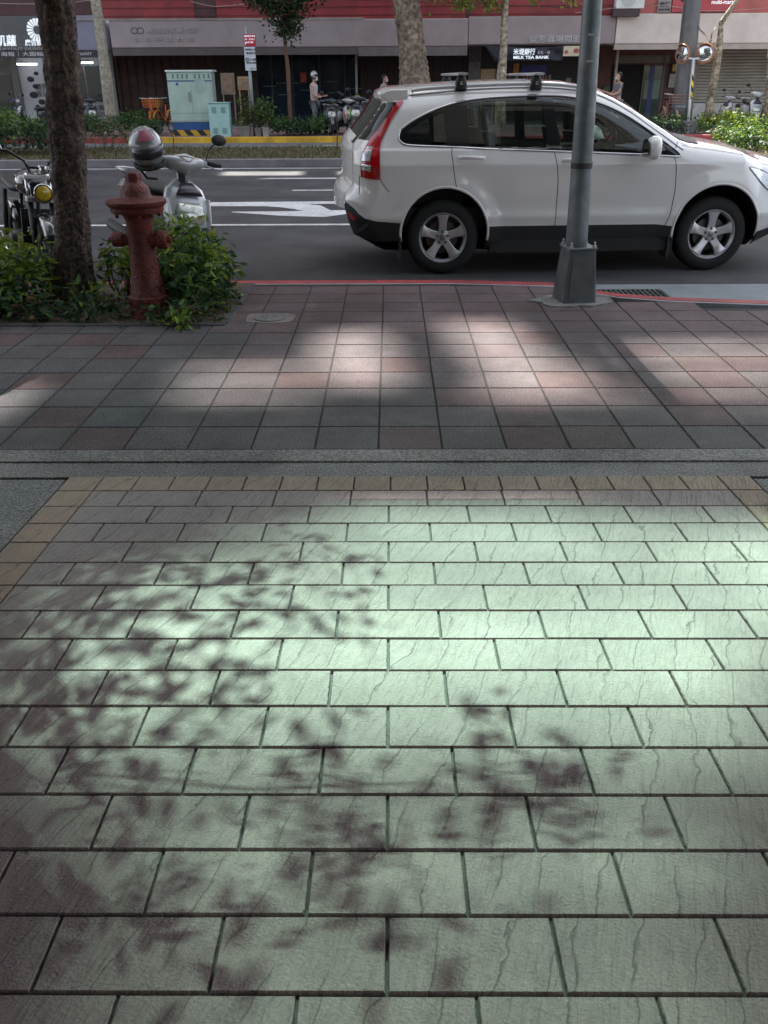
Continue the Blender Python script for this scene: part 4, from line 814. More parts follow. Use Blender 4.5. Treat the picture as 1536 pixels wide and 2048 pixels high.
    m = MB(); m.tube([(-.72, .10, .84), (-.9, .10, .86), (-.95, 0, .865), (-.9, -.10, .86), (-.72, -.10, .84)], .012, 8); B(m, 'grab_rail', alloy, smooth=True)
    m = MB(); m.tube([(-.1, -.14, .26), (-.35, -.17, .28), (-.55, -.17, .32), (-.88, -.17, .36)], [.02, .03, .05, .045], 12); B(m, 'exhaust', blackp, smooth=True)
    m = MB(); m.box(-.35, -.02, -.08, .08, .2, .42); m.box(-.7, -.3, .07, .15, .2, .34); B(m, 'engine', darkint, bevel=.03)
    return s
def place(o, x, y, rz, z=0., sc=1., lean=0.):
    o.location = (x, y, z); o.rotation_euler = (lean, 0, rz); o.scale = (sc, sc, sc); return o
s1 = scooter('scooter', 'silver-white scooter with orange accents parked behind the red hydrant, helmet on its mirror', silver, silver, whitep, mirror_mat=blackp)
place(s1, -2.15, 8.18, R(-54), 0, 1.05, R(-8))
m = MB(); m.loft([((.44, -.05, 1.03), (.03, 0, 0), (0, .012, 0), 2), ((.47, .0, 1.0), (.03, 0, 0), (0, .02, 0), 2), ((.44, .05, 1.03), (.03, 0, 0), (0, .012, 0), 2)], 8); oo = m.build('position_lamp', orangep, None, smooth=True); oo.parent = s1

# ---- black motorcycle
def motorcycle(name, label, tank, group=None):
    s = thing(name, label, 'motorcycle', (0, 0, 0), group=group); B = lambda m, n_, mt, **k: m.build(n_, mt, s, **k)
    wheel_simple(s, .72, .31, .10, rimm=blackp); wheel_simple(s, -.66, .31, .12, rimm=blackp)
    m = MB()
    for q in (-1, 1): m.tube([(.55, q * .09, .74), (.47, q * .09, .96)], [.021, .021], 12)
    B(m, 'fork_tube', chrome, smooth=True); m = MB()
    for q in (-1, 1): m.tube([(.72, q * .09, .31), (.55, q * .09, .74)], [.028, .026], 12)
    B(m, 'fork_slider', blackp, smooth=True)
    m = MB(); m.box(.44, .54, -.12, .12, .92, .95); m.box(.50, .60, -.12, .12, .74, .78); B(m, 'fork_clamp', alloy, bevel=.006)
    m = MB(); m.lathe([(.02, -.08), (.055, -.07), (.072, -.03), (.077, 0), (.077, .01)], (.66, 0, .82), 28, 'X'); hlm = B(m, 'headlight_shell', blackg, smooth=True)
    MB().lathe([(.077, .008), (.081, .016), (.073, .022)], (.66, 0, .82), 28, 'X', cap=False).build('headlight_rim', chrome, hlm, smooth=True)
    MB().lathe([(.073, .012), (.055, .026), (.025, .034), (.002, .036)], (.66, 0, .82), 28, 'X').build('headlight_lens', M('yellow_lens', (.62, .42, .03), rough=.12, var=.35, scale=18, coat=1.), hlm, smooth=True)
    m = MB(); m.tube([(.50, -.06, .97), (.50, -.10, 1.06), (.46, -.22, 1.13), (.34, -.40, 1.13)], .012, 10); m.tube([(.50, .06, .97), (.50, .10, 1.06), (.46, .22, 1.13), (.34, .40, 1.13)], .012, 10); m.tube([(.50, -.08, 1.01), (.50, .08, 1.01)], .012, 8); B(m, 'handlebar', blackg, smooth=True)
    m = MB(); m.tube([(.38, -.32, 1.13), (.31, -.44, 1.125)], .018, 10); m.tube([(.38, .32, 1.13), (.31, .44, 1.125)], .018, 10); B(m, 'grips', rubber, smooth=True)
    for q in (-1, 1):
        m = MB(); m.tube([(.42, q * .26, 1.14), (.40, q * .32, 1.30), (.38, q * .36, 1.34)], .006, 6); ms = B(m, 'mirror_stem', chrome); m = MB(); m.lathe([(.01, -.012), (.05, -.008), (.052, .006), (.04, .014)], (.37, q * .38, 1.37), 20, 'X'); m.build('mirror', chrome, ms, smooth=True)
    m = MB(); m.lathe([(.045, -.03), (.05, .0), (.045, .03)], (.52, .05, 1.0), 16); m.lathe([(.03, -.02), (.03, .02)], (.60, .17, .86), 10, 'X'); m.lathe([(.03, -.02), (.03, .02)], (.60, -.17, .86), 10, 'X'); B(m, 'instruments', chrome, smooth=40)
    m = MB(); m.loft([((.42, 0, .82), (0, 0, .05), (0, .07, 0), 2.4), ((.34, 0, .86), (0, 0, .10), (0, .13, 0), 2.4), ((.16, 0, .87), (0, 0, .11), (0, .14, 0), 2.4), ((-.02, 0, .83), (0, 0, .07), (0, .09, 0), 2.4), ((-.06, 0, .80), (0, 0, .03), (0, .06, 0), 2.2)], 22); B(m, 'fuel_tank', tank, smooth=True)
    m = MB(); m.loft([((0, 0, .80), (0, 0, .03), (0, .08, 0), 3), ((-.2, 0, .79), (0, 0, .04), (0, .13, 0), 3), ((-.6, 0, .83), (0, 0, .04), (0, .12, 0), 3), ((-.75, 0, .85), (0, 0, .02), (0, .08, 0), 3)], 16); B(m, 'seat', _m['seat_vinyl'], smooth=True)
    for cx_, nm in ((.72, 'front_mudguard'), (-.66, 'rear_mudguard')):
        m = MB(); pr = []
        for a_ in np.linspace(.5, 2.7, 14): pr.append([(cx_ + (.345 + d) * math.cos(a_), y_, .31 + (.345 + d) * math.sin(a_)) for y_, d in ((-.075, -.03), (-.055, 0.), (0, .012), (.055, 0.), (.075, -.03))])
        m.rings(pr, close=False, cap=False); B(m, nm, tank, smooth=True, solid=.004)
    m = MB(); m.tube([(.45, 0, .8), (.35, 0, .35), (.1, 0, .2), (-.4, 0, .25), (-.3, 0, .75), (.42, 0, .85)], .02, 8); m.tube([(-.66, .1, .31), (-.2, .1, .3)], .02, 8); m.tube([(-.66, -.1, .31), (-.2, -.1, .3)], .02, 8); m.tube([(-.6, .11, .33), (-.5, .11, .75)], .022, 8); m.tube([(-.6, -.11, .33), (-.5, -.11, .75)], .022, 8); B(m, 'frame', blackp, smooth=True)
    m = MB(); m.loft([((.02, 0, .22), (.2, 0, 0), (0, .14, 0), 4), ((.02, 0, .42), (.19, 0, 0), (0, .13, 0), 4)], 12)
    for k in range(8): m.lathe([(.085, 0), (.085, .012)], (.10, 0, .43 + k * .026), 16)
    m.lathe([(.09, -.17), (.10, -.14), (.10, .14), (.09, .17)], (-.05, 0, .34), 20, 'Y'); B(m, 'engine', M('engine_alloy', (.10, .10, .10), rough=.45, metal=.7, var=.3, scale=20), smooth=35)
    m = MB(); m.tube([(.17, -.05, .55), (.33, -.08, .5), (.3, -.14, .26), (-.2, -.16, .24), (-.75, -.16, .30)], [.02, .02, .024, .035, .045], 12); B(m, 'exhaust', chrome, smooth=True)
    m = MB(); m.box(.31, .335, -.13, .13, .34, .66)
    for k in range(9): m.box(.335, .342, -.12, .12, .36 + k * .033, .366 + k * .033)
    B(m, 'radiator', blackp)
    return s
blackmc = M('motorcycle_black', (.012, .016, .022), rough=.12, var=.05, coat=1.)
mc = motorcycle('motorcycle', 'black motorcycle with round yellow headlight parked at the left edge behind the tree', blackmc)
place(mc, -3.37, 8.15, R(-58), 0, 1.0, R(-6))

# ---- helmet hung on the scooter's mirror
def helmet(name, label, c, rot, shell, sc=1.0, face=True):
    h = thing(name, label, 'helmet', c); Mx = rot; B = lambda m, n_, mt, **k: m.build(n_, mt, h, **k)
    def T(mb): mb.v = [tuple(Mx @ (Vector(v) * sc) + Vector(c)) for v in mb.v]; return mb
    m = MB(); rr = []
    for i in range(14):
        t = math.pi * (.02 + .72 * i / 13); ring = []
        for j in range(32):
            a_ = 2 * math.pi * j / 32; x, y, z = .135 * math.sin(t) * math.cos(a_), .118 * math.sin(t) * math.sin(a_), .13 * math.cos(t)
            if t > 1.7: x *= 1 + .05 * (t - 1.7); z -= .03 * (t - 1.7)
            ring.append((x, y, z))
        rr.append(ring)
    m.rings(rr, cap=False); B(T(m), 'shell', shell, smooth=True, solid=.012)
    m = MB(); rr = []
    for z_, k in ((-.035, 1.), (.0, 1.03), (.04, 1.01)):
        rr.append([(.137 * k * math.sqrt(max(.05, 1 - (z_ / .13) ** 2)) * math.cos(a_), .122 * k * math.sqrt(max(.05, 1 - (z_ / .13) ** 2)) * math.sin(a_), z_ - .01) for a_ in np.linspace(-1.15, 1.15, 18)])
    m.rings(rr, close=False, cap=False); B(T(m), 'visor', darkp, smooth=True, solid=.003)
    m = MB(); m.tube([(.115 * math.cos(a_), .10 * math.sin(a_), -.115) for a_ in np.linspace(0, 2 * math.pi, 28)], .014, 8); B(T(m), 'lining', rubber, smooth=True)
    m = MB(); m.tube([(.02, -.09, -.11), (.03, -.05, -.20), (.035, .02, -.22)], .009, 6); B(T(m), 'chin_strap', rubber, smooth=True)
    m = MB(); rr = []
    for z_ in (.07, .1, .125): rr.append([((.137 * math.sqrt(1 - (z_ / .135) ** 2) + .003) * math.cos(a_), (.121 * math.sqrt(1 - (z_ / .135) ** 2) + .003) * math.sin(a_), z_ + .003) for a_ in np.linspace(-.7, .5, 10)])
    m.rings(rr, close=False, cap=False); B(T(m), 'decal', M('helmet_red', (.30, .09, .13), rough=.25, coat=.6), smooth=True)
    return h
hc = onY(292, 293, 7.7); helmet('motorcycle_helmet', 'grey and dark red motorcycle helmet hanging from the silver scooter mirror above the hydrant', (hc[0], 7.7, hc[1]), Matrix.Rotation(R(-62), 3, 'Z') @ Matrix.Rotation(R(14), 3, 'Y') @ Matrix.Rotation(R(10), 3, 'X'), M('helmet_grey', (.22, .235, .24), rough=.18, var=.35, scale=7, coat=1.), 1.2)

# ================================================================ THE FAR SIDE
FP = .14
def P29(px, py, Y=29.): x, z = onY(px, py, Y); return x, z
# ---- opposite building: shop units below, red fascia band, added unseen sun screen above
bld = thing('shop_building', 'long building across the street with brown shutters and a red band above its awnings', 'building', (0, 33.2, 0))
redf = M('fascia_red', (.30, .035, .04), rough=.5, var=.15, scale=1.2, dirt=.35); maro = M('fascia_maroon', (.09, .035, .04), rough=.6, var=.2, scale=1.5, dirt=.3); redf_sunlit = M('fascia_red_sunlit', (.50, .13, .12), rough=.5, var=.1, scale=1.5, dirt=.2)  # sunlight on the right-hand band is put into the lighter red
mauve = M('awning_mauve', (.33, .275, .28), rough=.45, var=.06, scale=.8, dirt=.15); mauve2 = M('awning_trim', (.10, .075, .08), rough=.5, var=.1, dirt=.2); cream = M('awning_sunlit', (.74, .66, .61), rough=.45, var=.05, scale=1, dirt=.15); beige = M('trim_beige', (.46, .41, .37), rough=.5, dirt=.15)  # the palest awning paint carries the sun on the right-hand shops
dgrey = M('sign_dark_grey', (.085, .088, .092), rough=.45, var=.08, dirt=.1); lav = M('panel_lavender', (.21, .205, .28), rough=.45, var=.06)
black = M('board_black', (.012, .012, .018), rough=.4); brownw = M('shutter_brown', (.075, .035, .022), rough=.55, var=.35, scale=3, dirt=.3); navy = M('glass_navy', (.006, .016, .030), rough=.12, coat=.5, var=.3, scale=2)
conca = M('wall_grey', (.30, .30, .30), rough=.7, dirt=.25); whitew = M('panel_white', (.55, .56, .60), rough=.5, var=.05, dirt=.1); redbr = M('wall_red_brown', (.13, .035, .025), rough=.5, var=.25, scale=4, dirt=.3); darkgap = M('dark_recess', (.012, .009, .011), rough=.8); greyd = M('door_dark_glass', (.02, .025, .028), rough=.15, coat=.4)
AY = 33.2
def bx(name, mt, x0, x1, y0, y1, z0, z1, par=None, **k): return MB().box(x0, x1, y0, y1, z0, z1).build(name, mt, par or bld, **k)
def X33(px): return onY(px, 95, AY)[0]
# awnings (front boxes) per shop
a0, a1, a2, a3, a4 = X33(-160), X33(218), X33(716), X33(1228), X33(1800)
bx('awning', mauve, a1 + .1, a2 + 1.0 * 0 + (X33(935) - a2), AY, AY + 1.5, 2.68, 3.50, bevel=.03)
bx('awning_valance', mauve2, a1 + .1, a2 - .01, AY + .02, AY + .12, 2.45, 2.675)
bx('awning_valance', M('valance_taupe', (.16, .14, .14), rough=.5, dirt=.2), a2 + .01, X33(935), AY + .02, AY + .12, 2.40, 2.675)
bx('awning', mauve, X33(936), a3 - .01, AY + .01, AY + 1.5, 2.72, 3.56, bevel=.03)
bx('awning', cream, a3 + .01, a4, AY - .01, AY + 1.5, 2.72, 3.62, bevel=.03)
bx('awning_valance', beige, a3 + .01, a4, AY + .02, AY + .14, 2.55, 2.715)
bx('awning', dgrey, a0, X33(146), AY, AY + 1.5, 2.62, 3.66, bevel=.02); bx('awning', lav, X33(147), a1 - .05, AY + .02, AY + 1.5, 2.62, 3.66, bevel=.02)
# red band and upper walls
bx('fascia_band', maro, a0 - 12, X33(212), AY + .05, AY + .4, 3.67, 7.0)
for i, (x0, x1, m_) in enumerate(((X33(213), X33(395), redf), (X33(395) + .02, X33(437), maro), (X33(438), X33(930), redf), (X33(931), X33(938), maro), (X33(939), X33(1228), redf), (X33(1229), X33(1245), maro), (X33(1246), X33(1800), redf_sunlit))):
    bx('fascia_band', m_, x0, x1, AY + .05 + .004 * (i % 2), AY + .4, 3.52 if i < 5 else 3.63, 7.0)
sl_ = MB()
for k in range(14): sl_.box(X33(213), X33(1228), AY + .03, AY + .052, 3.62 + k * .24, 3.635 + k * .24)
split_loose(sl_.build('fascia_seam', M('seam_dark_red', (.12, .012, .015), rough=.6), bld))
MB().box(-14, -.9, AY - .03, AY + .05, 3.505, 3.55).build('fascia_ledge', M('ledge_pale', (.35, .33, .31), rough=.7, dirt=.4), bld)
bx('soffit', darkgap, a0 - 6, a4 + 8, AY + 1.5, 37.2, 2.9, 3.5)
# unseen screen wall added above, its openings shaped to cast the sun patches
SZ = SV[2]
def hole(x0, x1, y0, y1, zg=.12): return (x0 + SUN_DX * (36 - y1), x1 + SUN_DX * (36 - y0), zg + (36 - y1) * SZ, zg + (36 - y0) * SZ)
SUN_SLATS = [(hole(-.45, .70, .45, 1.0, .2), .172), (hole(-.66, .80, 1.0, 1.45, .2), .235), (hole(-.90, 1.05, 1.45, 1.85, .2), .37), (hole(-1.20, -.45, 4.25, 4.95), .34), (hole(1.5, 3.2, 4.2, 5.4), .36), (hole(.5, 1.3, 4.2, 4.6), .36)]  # slatted gaps added to dim parts of the sun patches
SUN_HOLES = [hole(-1.0, 1.10, 1.85, 2.45, .2), hole(1.10, 4.6, 1.95, 2.5, .2), hole(-.60, 4.6, 2.5, 2.74, .2), hole(-.22, .85, 2.74, 3.0, .2), hole(.85, 4.6, 2.74, 2.86, .2), hole(-.45, .02, 4.5, 5.75), hole(.55, 1.1, 4.6, 5.1), hole(.42, .90, 5.1, 6.0), hole(-2.6, -2.05, 4.0, 4.6), hole(-3.4, -1.75, 17.85, 18.75), hole(-1.05, .2, 17.8, 18.8), hole(6.6, 30, 19.5, 30.6), hole(-8.5, -7.0, 28.2, 29.4)]
for (x0, x1, z0, z1), op_ in SUN_SLATS:
    k = z0
    while k < z1 - .05: SUN_HOLES.append((x0, x1, k, min(k + op_, z1))); k += .45
xs_ = sorted({-48., 30.} | {v for h in SUN_HOLES for v in h[:2] if -48 < v < 30}); zs_ = sorted({7., 74.} | {v for h in SUN_HOLES for v in h[2:] if 7 < v < 74})
wm = MB()
for z0, z1 in zip(zs_[:-1], zs_[1:]):
    run = None
    for x0, x1 in zip(xs_[:-1], xs_[1:]):
        op = any(h[0] - 1e-6 <= x0 and x1 <= h[1] + 1e-6 and h[2] - 1e-6 <= z0 and z1 <= h[3] + 1e-6 for h in SUN_HOLES)
        if not op: run = (run[0], x1) if run else (x0, x1)
        if (op or x1 == xs_[-1]) and run: wm.box(run[0], run[1], 36.0, 36.12, z0, z1); run = None
wm.build('unseen_upper_wall', M('unseen_upper_wall', (.42, .40, .37), rough=.8, dirt=.3), bld)
bx('upper_slab', conca, -26, 30, AY + .4, 36.0, 6.8, 7.0); bx('end_wall', conca, a4 + 8, a4 + 8.3, AY, 40, 0, 7); bx('end_wall', conca, a0 - 12, a0 - 11.7, AY, 40, 0, 7)
BW = 37.0
def XW(px, py=180): return onY(px, py, BW)[0]
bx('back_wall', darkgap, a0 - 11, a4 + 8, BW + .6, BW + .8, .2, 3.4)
# shop 1 (advertising shop): white panels, glass door
for p0, p1, m_ in ((-160, 28, conca), (43, 95, whitew), (96, 144, conca), (145, 232, M('wall_pale', (.34, .36, .37), rough=.6, dirt=.2))): bx('shop_wall', m_, XW(p0), XW(p1), BW, BW + .1, .2, 2.9)
bx('shop_wall', M('wall_mid_grey', (.2, .2, .2), rough=.7), XW(28) + .01, XW(43) - .01, BW - .1, BW + .05, .2, 2.9)
for p0, p1 in ((150, 172), (176, 204)): bx('shop_window', greyd, XW(p0), XW(p1), BW - .04, BW - .005, .95, 2.2)
bx('shop_window', greyd, XW(-10), XW(26), BW - .04, BW - .005, .5, 1.9)
inkm = M('ink_black', (.02, .02, .03), rough=.6)
wal = bx('poster', M('poster_grey', (.45, .45, .46), rough=.6), XW(178), XW(208), BW - .06, BW - .045, .35, .9)
text('大圖\n輸出', (XW(178) + XW(208)) / 2, BW - .068, .62, .22, inkm, wal)
art = MB()
for (x_, z_, r_) in ((65, 1.75, .1), (72, 1.5, .08), (78, 1.95, .07), (66, 1.2, .12), (80, .95, .1), (70, .8, .06)): art.ell((XW(x_), BW - .012, z_), r_ * 1.4, .006, r_, 10, 5)
ap_ = art.build('painted_figure', inkm, bld, smooth=True)
text('廣告\n設計', XW(84), BW - .012, 1.35, .24, inkm, bld, name='painted_lettering')
bx('post', M('post_beige', (.38, .35, .31), rough=.6, dirt=.2), XW(225), XW(236), BW - 1.2, BW - .9, .2, 2.9)
for p0, p1, z_ in ((44, 83, 2.26), (150, 194, 2.30)):
    t_ = thing('tube_light', 'lit white tube light under the awning edge, ' + ('left of the dark trunk' if p0 < 100 else 'between the dark trunk and the pale trunk'), 'tube light', ((XW(p0) + XW(p1)) / 2, BW - .6, z_), group='tube lights of the sign shop')
    MB().tube([(XW(p0) * .985, BW - .6, z_), (XW(p1) * .985, BW - .6, z_)], .028, 8).build('tube', M('tube_lit', (.9, .95, 1), emit=(.85, .95, 1, 3.)), t_)
    MB().box(XW(p0) * .985, XW(p1) * .985, BW - .64, BW - .56, z_ + .032, z_ + .08).build('housing', whitew, t_)
# shop 2: brown timber shutters
m = MB(); bx('shop_wall', brownw, XW(236), XW(430), BW, BW + .1, .2, 2.9)
sm = MB(); k = XW(240)
while k < XW(425): sm.box(k, k + .05, BW - .04, BW, .3, 2.55); k += .34
split_loose(sm.build('shutter_batten', M('batten_brown', (.05, .022, .014), rough=.6), bld))
sm = MB()
for z_ in (.6, 1.05, 1.5, 1.95, 2.4): sm.box(XW(240), XW(425), BW - .025, BW - .002, z_, z_ + .04)
split_loose(sm.build('shutter_rail', _m['batten_brown'], bld))
bx('shop_wall', M('wall_choc', (.035, .018, .018), rough=.6, var=.3), XW(431), XW(517), BW, BW + .1, .2, 2.9)
bx('shop_wall', navy, XW(518), XW(716), BW, BW + .1, .2, 2.9)
fm = MB()
for p_ in (545, 586, 640, 690): fm.box(XW(p_) - .03, XW(p_) + .03, BW - .05, BW - .002, .2, 2.9)
split_loose(fm.build('window_frame', M('frame_dark', (.02, .035, .045), rough=.4), bld))
fm = MB(); pale = M('shelf_teal', (.05, .10, .11), rough=.5, var=.5, scale=6)
for p_, z_, w_ in ((528, 1.45, .5), (553, 1.55, .9), (556, 1.15, .7), (600, 1.3, .5), (655, 1.2, .6), (650, 1.6, .5), (690, 1.35, .7), (620, .9, .5)): fm.box(XW(p_), XW(p_) + w_, BW - .012, BW - .002, z_, z_ + .035)
split_loose(fm.build('shelf', pale, bld))
bx('post', conca, XW(716), XW(720), AY + 1.2, AY + 1.35, .2, 2.7)
# shop 3: dark red grille
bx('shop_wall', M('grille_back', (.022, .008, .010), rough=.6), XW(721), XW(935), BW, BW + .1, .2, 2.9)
sm = MB(); k = XW(725)
while k < XW(930): sm.box(k, k + .03, BW - .03, BW, .25, 2.4); k += .22
split_loose(sm.build('grille_bar', M('grille_red', (.06, .015, .015), rough=.5), bld))
# shop 4: tea bar
bx('shop_wall', M('wall_slate', (.13, .13, .14), rough=.6), XW(935), XW(960), BW, BW + .1, .2, 2.9); bx('shop_wall', M('tea_back', (.025, .02, .02), rough=.6), XW(961), XW(1185), BW, BW + .1, .2, 2.9)
bx('door', _m['wall_grey'], XW(936), XW(958), BW - .06, BW - .005, .2, 2.25)
for p0, p1, z0, z1, c_, nm in ((1024, 1035, 1.0, 2.2, (.45, .20, .04), 'lit_panel'), (1040, 1090, 1.5, 2.15, (.03, .04, .20), 'blue_shelf'), (1095, 1100, .9, 1.8, (.3, .27, .2), 'menu_strip'), (1108, 1124, .85, 1.55, (.30, .28, .24), 'menu_board'), (1130, 1140, 1.1, 1.7, (.28, .25, .2), 'poster'), (1078, 1100, 1.15, 1.4, (.35, .25, .12), 'poster'), (1152, 1160, 1.0, 1.8, (.10, .12, .05), 'poster')):
    bx(nm, M('c_%s_%d' % (nm, p0), c_, rough=.5, var=.35, scale=7), XW(p0), XW(p1), BW - .05, BW - .005, z0, z1)
cm = MB()
for k in range(16): x_ = XW(1042 + k * 3.1); cm.lathe([(.04, 0), (.045, .16), (.02, .2)], (x_, BW - .12, 1.3 + .32 * (k % 2)), 8)
split_loose(cm.build('jar', M('jar_mixed', (.30, .18, .12), rough=.3, var=.6, scale=5), bld))
# shop 5: brown wall, glass door with a blue band
bx('shop_wall', redbr, XW(1186), XW(1345), BW, BW + .1, .2, 2.9); bx('doorway', darkgap, XW(1219), XW(1281), BW - .03, BW - .002, .2, 2.15)
bx('door_glass', M('glass_dark_green', (.04, .07, .06), rough=.15, coat=.5), XW(1284), XW(1320), BW - .04, BW - .004, .2, 2.1); bx('door_film', M('film_pale_green', (.15, .22, .18), rough=.4), XW(1287), XW(1318), BW - .05, BW - .042, .95, 1.6)
bx('door_band', M('film_blue', (.02, .035, .18), rough=.4), XW(1295), XW(1304), BW - .06, BW - .052, .2, 2.1); bx('door_frame', M('frame_olive', (.14, .13, .10), rough=.5), XW(1281) + .01, XW(1284) - .01, BW - .08, BW, .2, 2.15); bx('door_frame', _m['frame_olive'], XW(1320) + .01, XW(1324), BW - .08, BW, .2, 2.5)
bx('transom', M('transom_olive', (.16, .15, .11), rough=.5), XW(1222), XW(1330), BW - .05, BW - .035, 2.2, 2.45)
bx('menu_stand', M('c_green', (.05, .12, .07), rough=.5), XW(1204), XW(1216), BW - .3, BW - .25, .3, 1.4); bx('post', _m['post_beige'], XW(1196), XW(1200), AY + 1.3, AY + 1.4, .2, 2.7)
# shop 6: grey roller shutter
shg = M('shutter_sunlit_grey', (.50, .48, .42), rough=.5, metal=.1, var=.06, scale=2, dirt=.2); rm = MB(); rr = []; z_ = .82; x0, x1 = XW(1390), XW(1900)  # shutter grey lightened to carry the sunlight on this front
while z_ < 2.95: rr += [[(x0, BW, z_), (x1, BW, z_)], [(x0, BW - .035, z_ + .02), (x1, BW - .035, z_ + .02)], [(x0, BW - .035, z_ + .085), (x1, BW - .035, z_ + .085)]]; z_ += .105
rm.rings(rr, close=False, cap=False); rm.build('roller_shutter', shg, bld); bx('sunlit_floor_panel', M('floor_sun_white', (.75, .75, .75), rough=.6, dirt=.1), x0, x1, BW - .05, BW, .2, .80)  # the white panel stands for sunlit floor below the shutter
bx('shutter_rail', beige, x0 - .12, x0 - .01, BW - .12, BW, .2, 2.95)
bx('shutter_head', beige, x0, x1, BW - .14, BW - .04, 2.62, 2.70)
# ---- signs on the building
ww_ = M('lettering_white', (.78, .80, .82), rough=.4, emit=(.8, .9, 1, .15)); wg = M('lettering_grey', (.42, .40, .41), rough=.4); wh2 = M('lettering_pale', (.60, .60, .62), rough=.4)
sg_ = thing('shop_sign', 'dark grey shop sign with white fan logo and lettering behind the dark tree trunk', 'sign', (X33(60), AY, 3.1))
MB().box(a0, X33(139), AY - .05, AY - .005, 2.66, 3.62).build('board', dgrey, sg_)
SY = AY - .06
text('凱蘿', *(onY(12, 83, SY)[0], SY, onY(12, 83, SY)[1]), .36, ww_, sg_, bold=.006, shear=.12); q = onY(66, 86, SY); text('廣告設計', q[0] + .12, SY, q[1], .20, ww_, sg_, bold=.004, shear=.12)
q = onY(45, 98, SY); text('LAYOUT DESIGN', q[0], SY, q[1], .115, wg, sg_, width=1.55, shear=.15)
lg = MB(); c_ = onY(74, 60, SY)
for k in range(18):
    a_ = 2 * math.pi * k / 18; u = Vector((math.cos(a_), 0, math.sin(a_))); v = Vector((-u.z, 0, u.x)); p0 = Vector((c_[0], SY, c_[1])); lg.add([p0 + u * .13 - v * .012, p0 + u * .33 - v * .045, p0 + u * .36, p0 + u * .33 + v * .045, p0 + u * .13 + v * .012], [(0, 1, 2, 3, 4)])
lg.build('fan_logo', ww_, sg_, solid=.01)
sg_ = thing('shop_sign', 'long black strip sign with small white service words under the grey advertising sign', 'sign', (X33(60), AY, 2.5))
MB().box(a0, a1 - .12, AY - .02, AY + .04, 2.40, 2.61).build('board', black, sg_)
q = onY(40, 111, AY - .03); text('招牌｜海報｜大圖輸出｜', q[0] - .1, AY - .03, 2.505, .15, wh2, sg_, width=2.6); text('27369077', onY(168, 109, AY)[0], AY - .03, 2.505, .12, wh2, sg_, width=.55)
sg_ = thing('raised_lettering', 'faint grey raised lettering with a round emblem on the mauve awning', 'sign lettering', (X33(330), AY, 3.1))
text('永民健檢醫世館', X33(348), AY - .012, 3.20, .20, wg, sg_, width=1.75, shear=.15, depth=.03); text('公 司 中 正 分 部', X33(330), AY - .012, 2.93, .15, wg, sg_, width=2.1, shear=.15, depth=.03)
em = MB(); 
for o_ in (-.13, .08): em.tube([(X33(280) + o_ + .11 * math.cos(a_), AY - .012, 3.20 + .09 * math.sin(a_)) for a_ in np.linspace(0, 2 * math.pi, 18)], .012, 5)
em.build('emblem', mauve2, sg_)
sg_ = thing('raised_lettering', 'white raised lettering on the grey awning above the tea shop banner', 'sign lettering', (X33(1110), AY, 2.9)); text('變形蟲場閱影', X33(1109), AY - .01, 2.86, .23, wh2, sg_, width=1.75, depth=.03)
by = AY - .12; ba, bb = onY(1013, 93, by), onY(1125, 122, by)
sg_ = thing('banner', 'black cloth banner with white lettering of the milk tea shop hung under the awning', 'banner', ((ba[0] + bb[0]) / 2, by, bb[1]))
cm = MB(); nx = 26; rr = []
for i in range(9):
    z = bb[1] + (ba[1] - bb[1]) * i / 8; rr.append([(ba[0] + (bb[0] - ba[0]) * j / nx, by + .03 * math.sin(j * .5 + i * .7) + .02 * math.sin(j * 1.3 - i), z + (.03 * math.sin(math.pi * j / nx) * -1 if i == 8 else 0)) for j in range(nx + 1)])
cm.rings(rr, close=False, cap=False); cm.build('cloth', M('banner_cloth', (.014, .017, .028), rough=.6), sg_, smooth=True, solid=.006)
q1 = onY(1048, 104.5, by); text('米堤銀行', q1[0], by - .06, q1[1], .20, ww_, sg_, width=.74, bold=.004); q1 = onY(1087, 106, by); text('鮮乳・茶', q1[0], by - .06, q1[1], .11, wh2, sg_, width=.42)
q1 = onY(1062, 115, by); text('MILK TEA BANK', q1[0], by - .06, q1[1], .125, ww_, sg_, width=1.22, bold=.004)
for side, p_ in ((0, 950), (1, 998)):
    pass
m = MB(); q1, q2 = onY(971, 92, by), onY(999, 122, by); m.add([(q1[0], by, q1[1]), (q2[0], by, q1[1]), (q2[0], by, q2[1]), (q1[0] + .35, by + .05, q2[1])], [(0, 1, 2, 3)])
o_ = m.build('cloth_banner', M('banner_cloth2', (.02, .024, .035), rough=.7), None, solid=.006, loc=(q1[0], by, q2[1])); tag(o_, 'dark folded cloth hanging left of the spotted tree trunk beside the banner', 'banner')
q1, q2 = onY(1127, 92, by), onY(1178, 112, by); sg_ = thing('menu_sign', 'cream picture sign with small food pictures right of the black banner', 'sign', ((q1[0] + q2[0]) / 2, by, q2[1])); MB().box(q1[0], q2[0], by, by + .05, q2[1], q1[1]).build('board', M('sign_cream', (.62, .56, .40), rough=.4), sg_)
pm = MB(); pm.ell((q1[0] + .12, by - .004, q2[1] + .12), .07, .006, .06, 10, 5); pm.ell((q1[0] + .45, by - .004, q2[1] + .16), .11, .006, .08, 10, 5); pm.ell((q1[0] + .8, by - .004, q2[1] + .14), .08, .006, .08, 10, 5); split_loose(pm.build('food_picture', M('food_red', (.4, .12, .08), rough=.5, var=.5, scale=9), sg_))
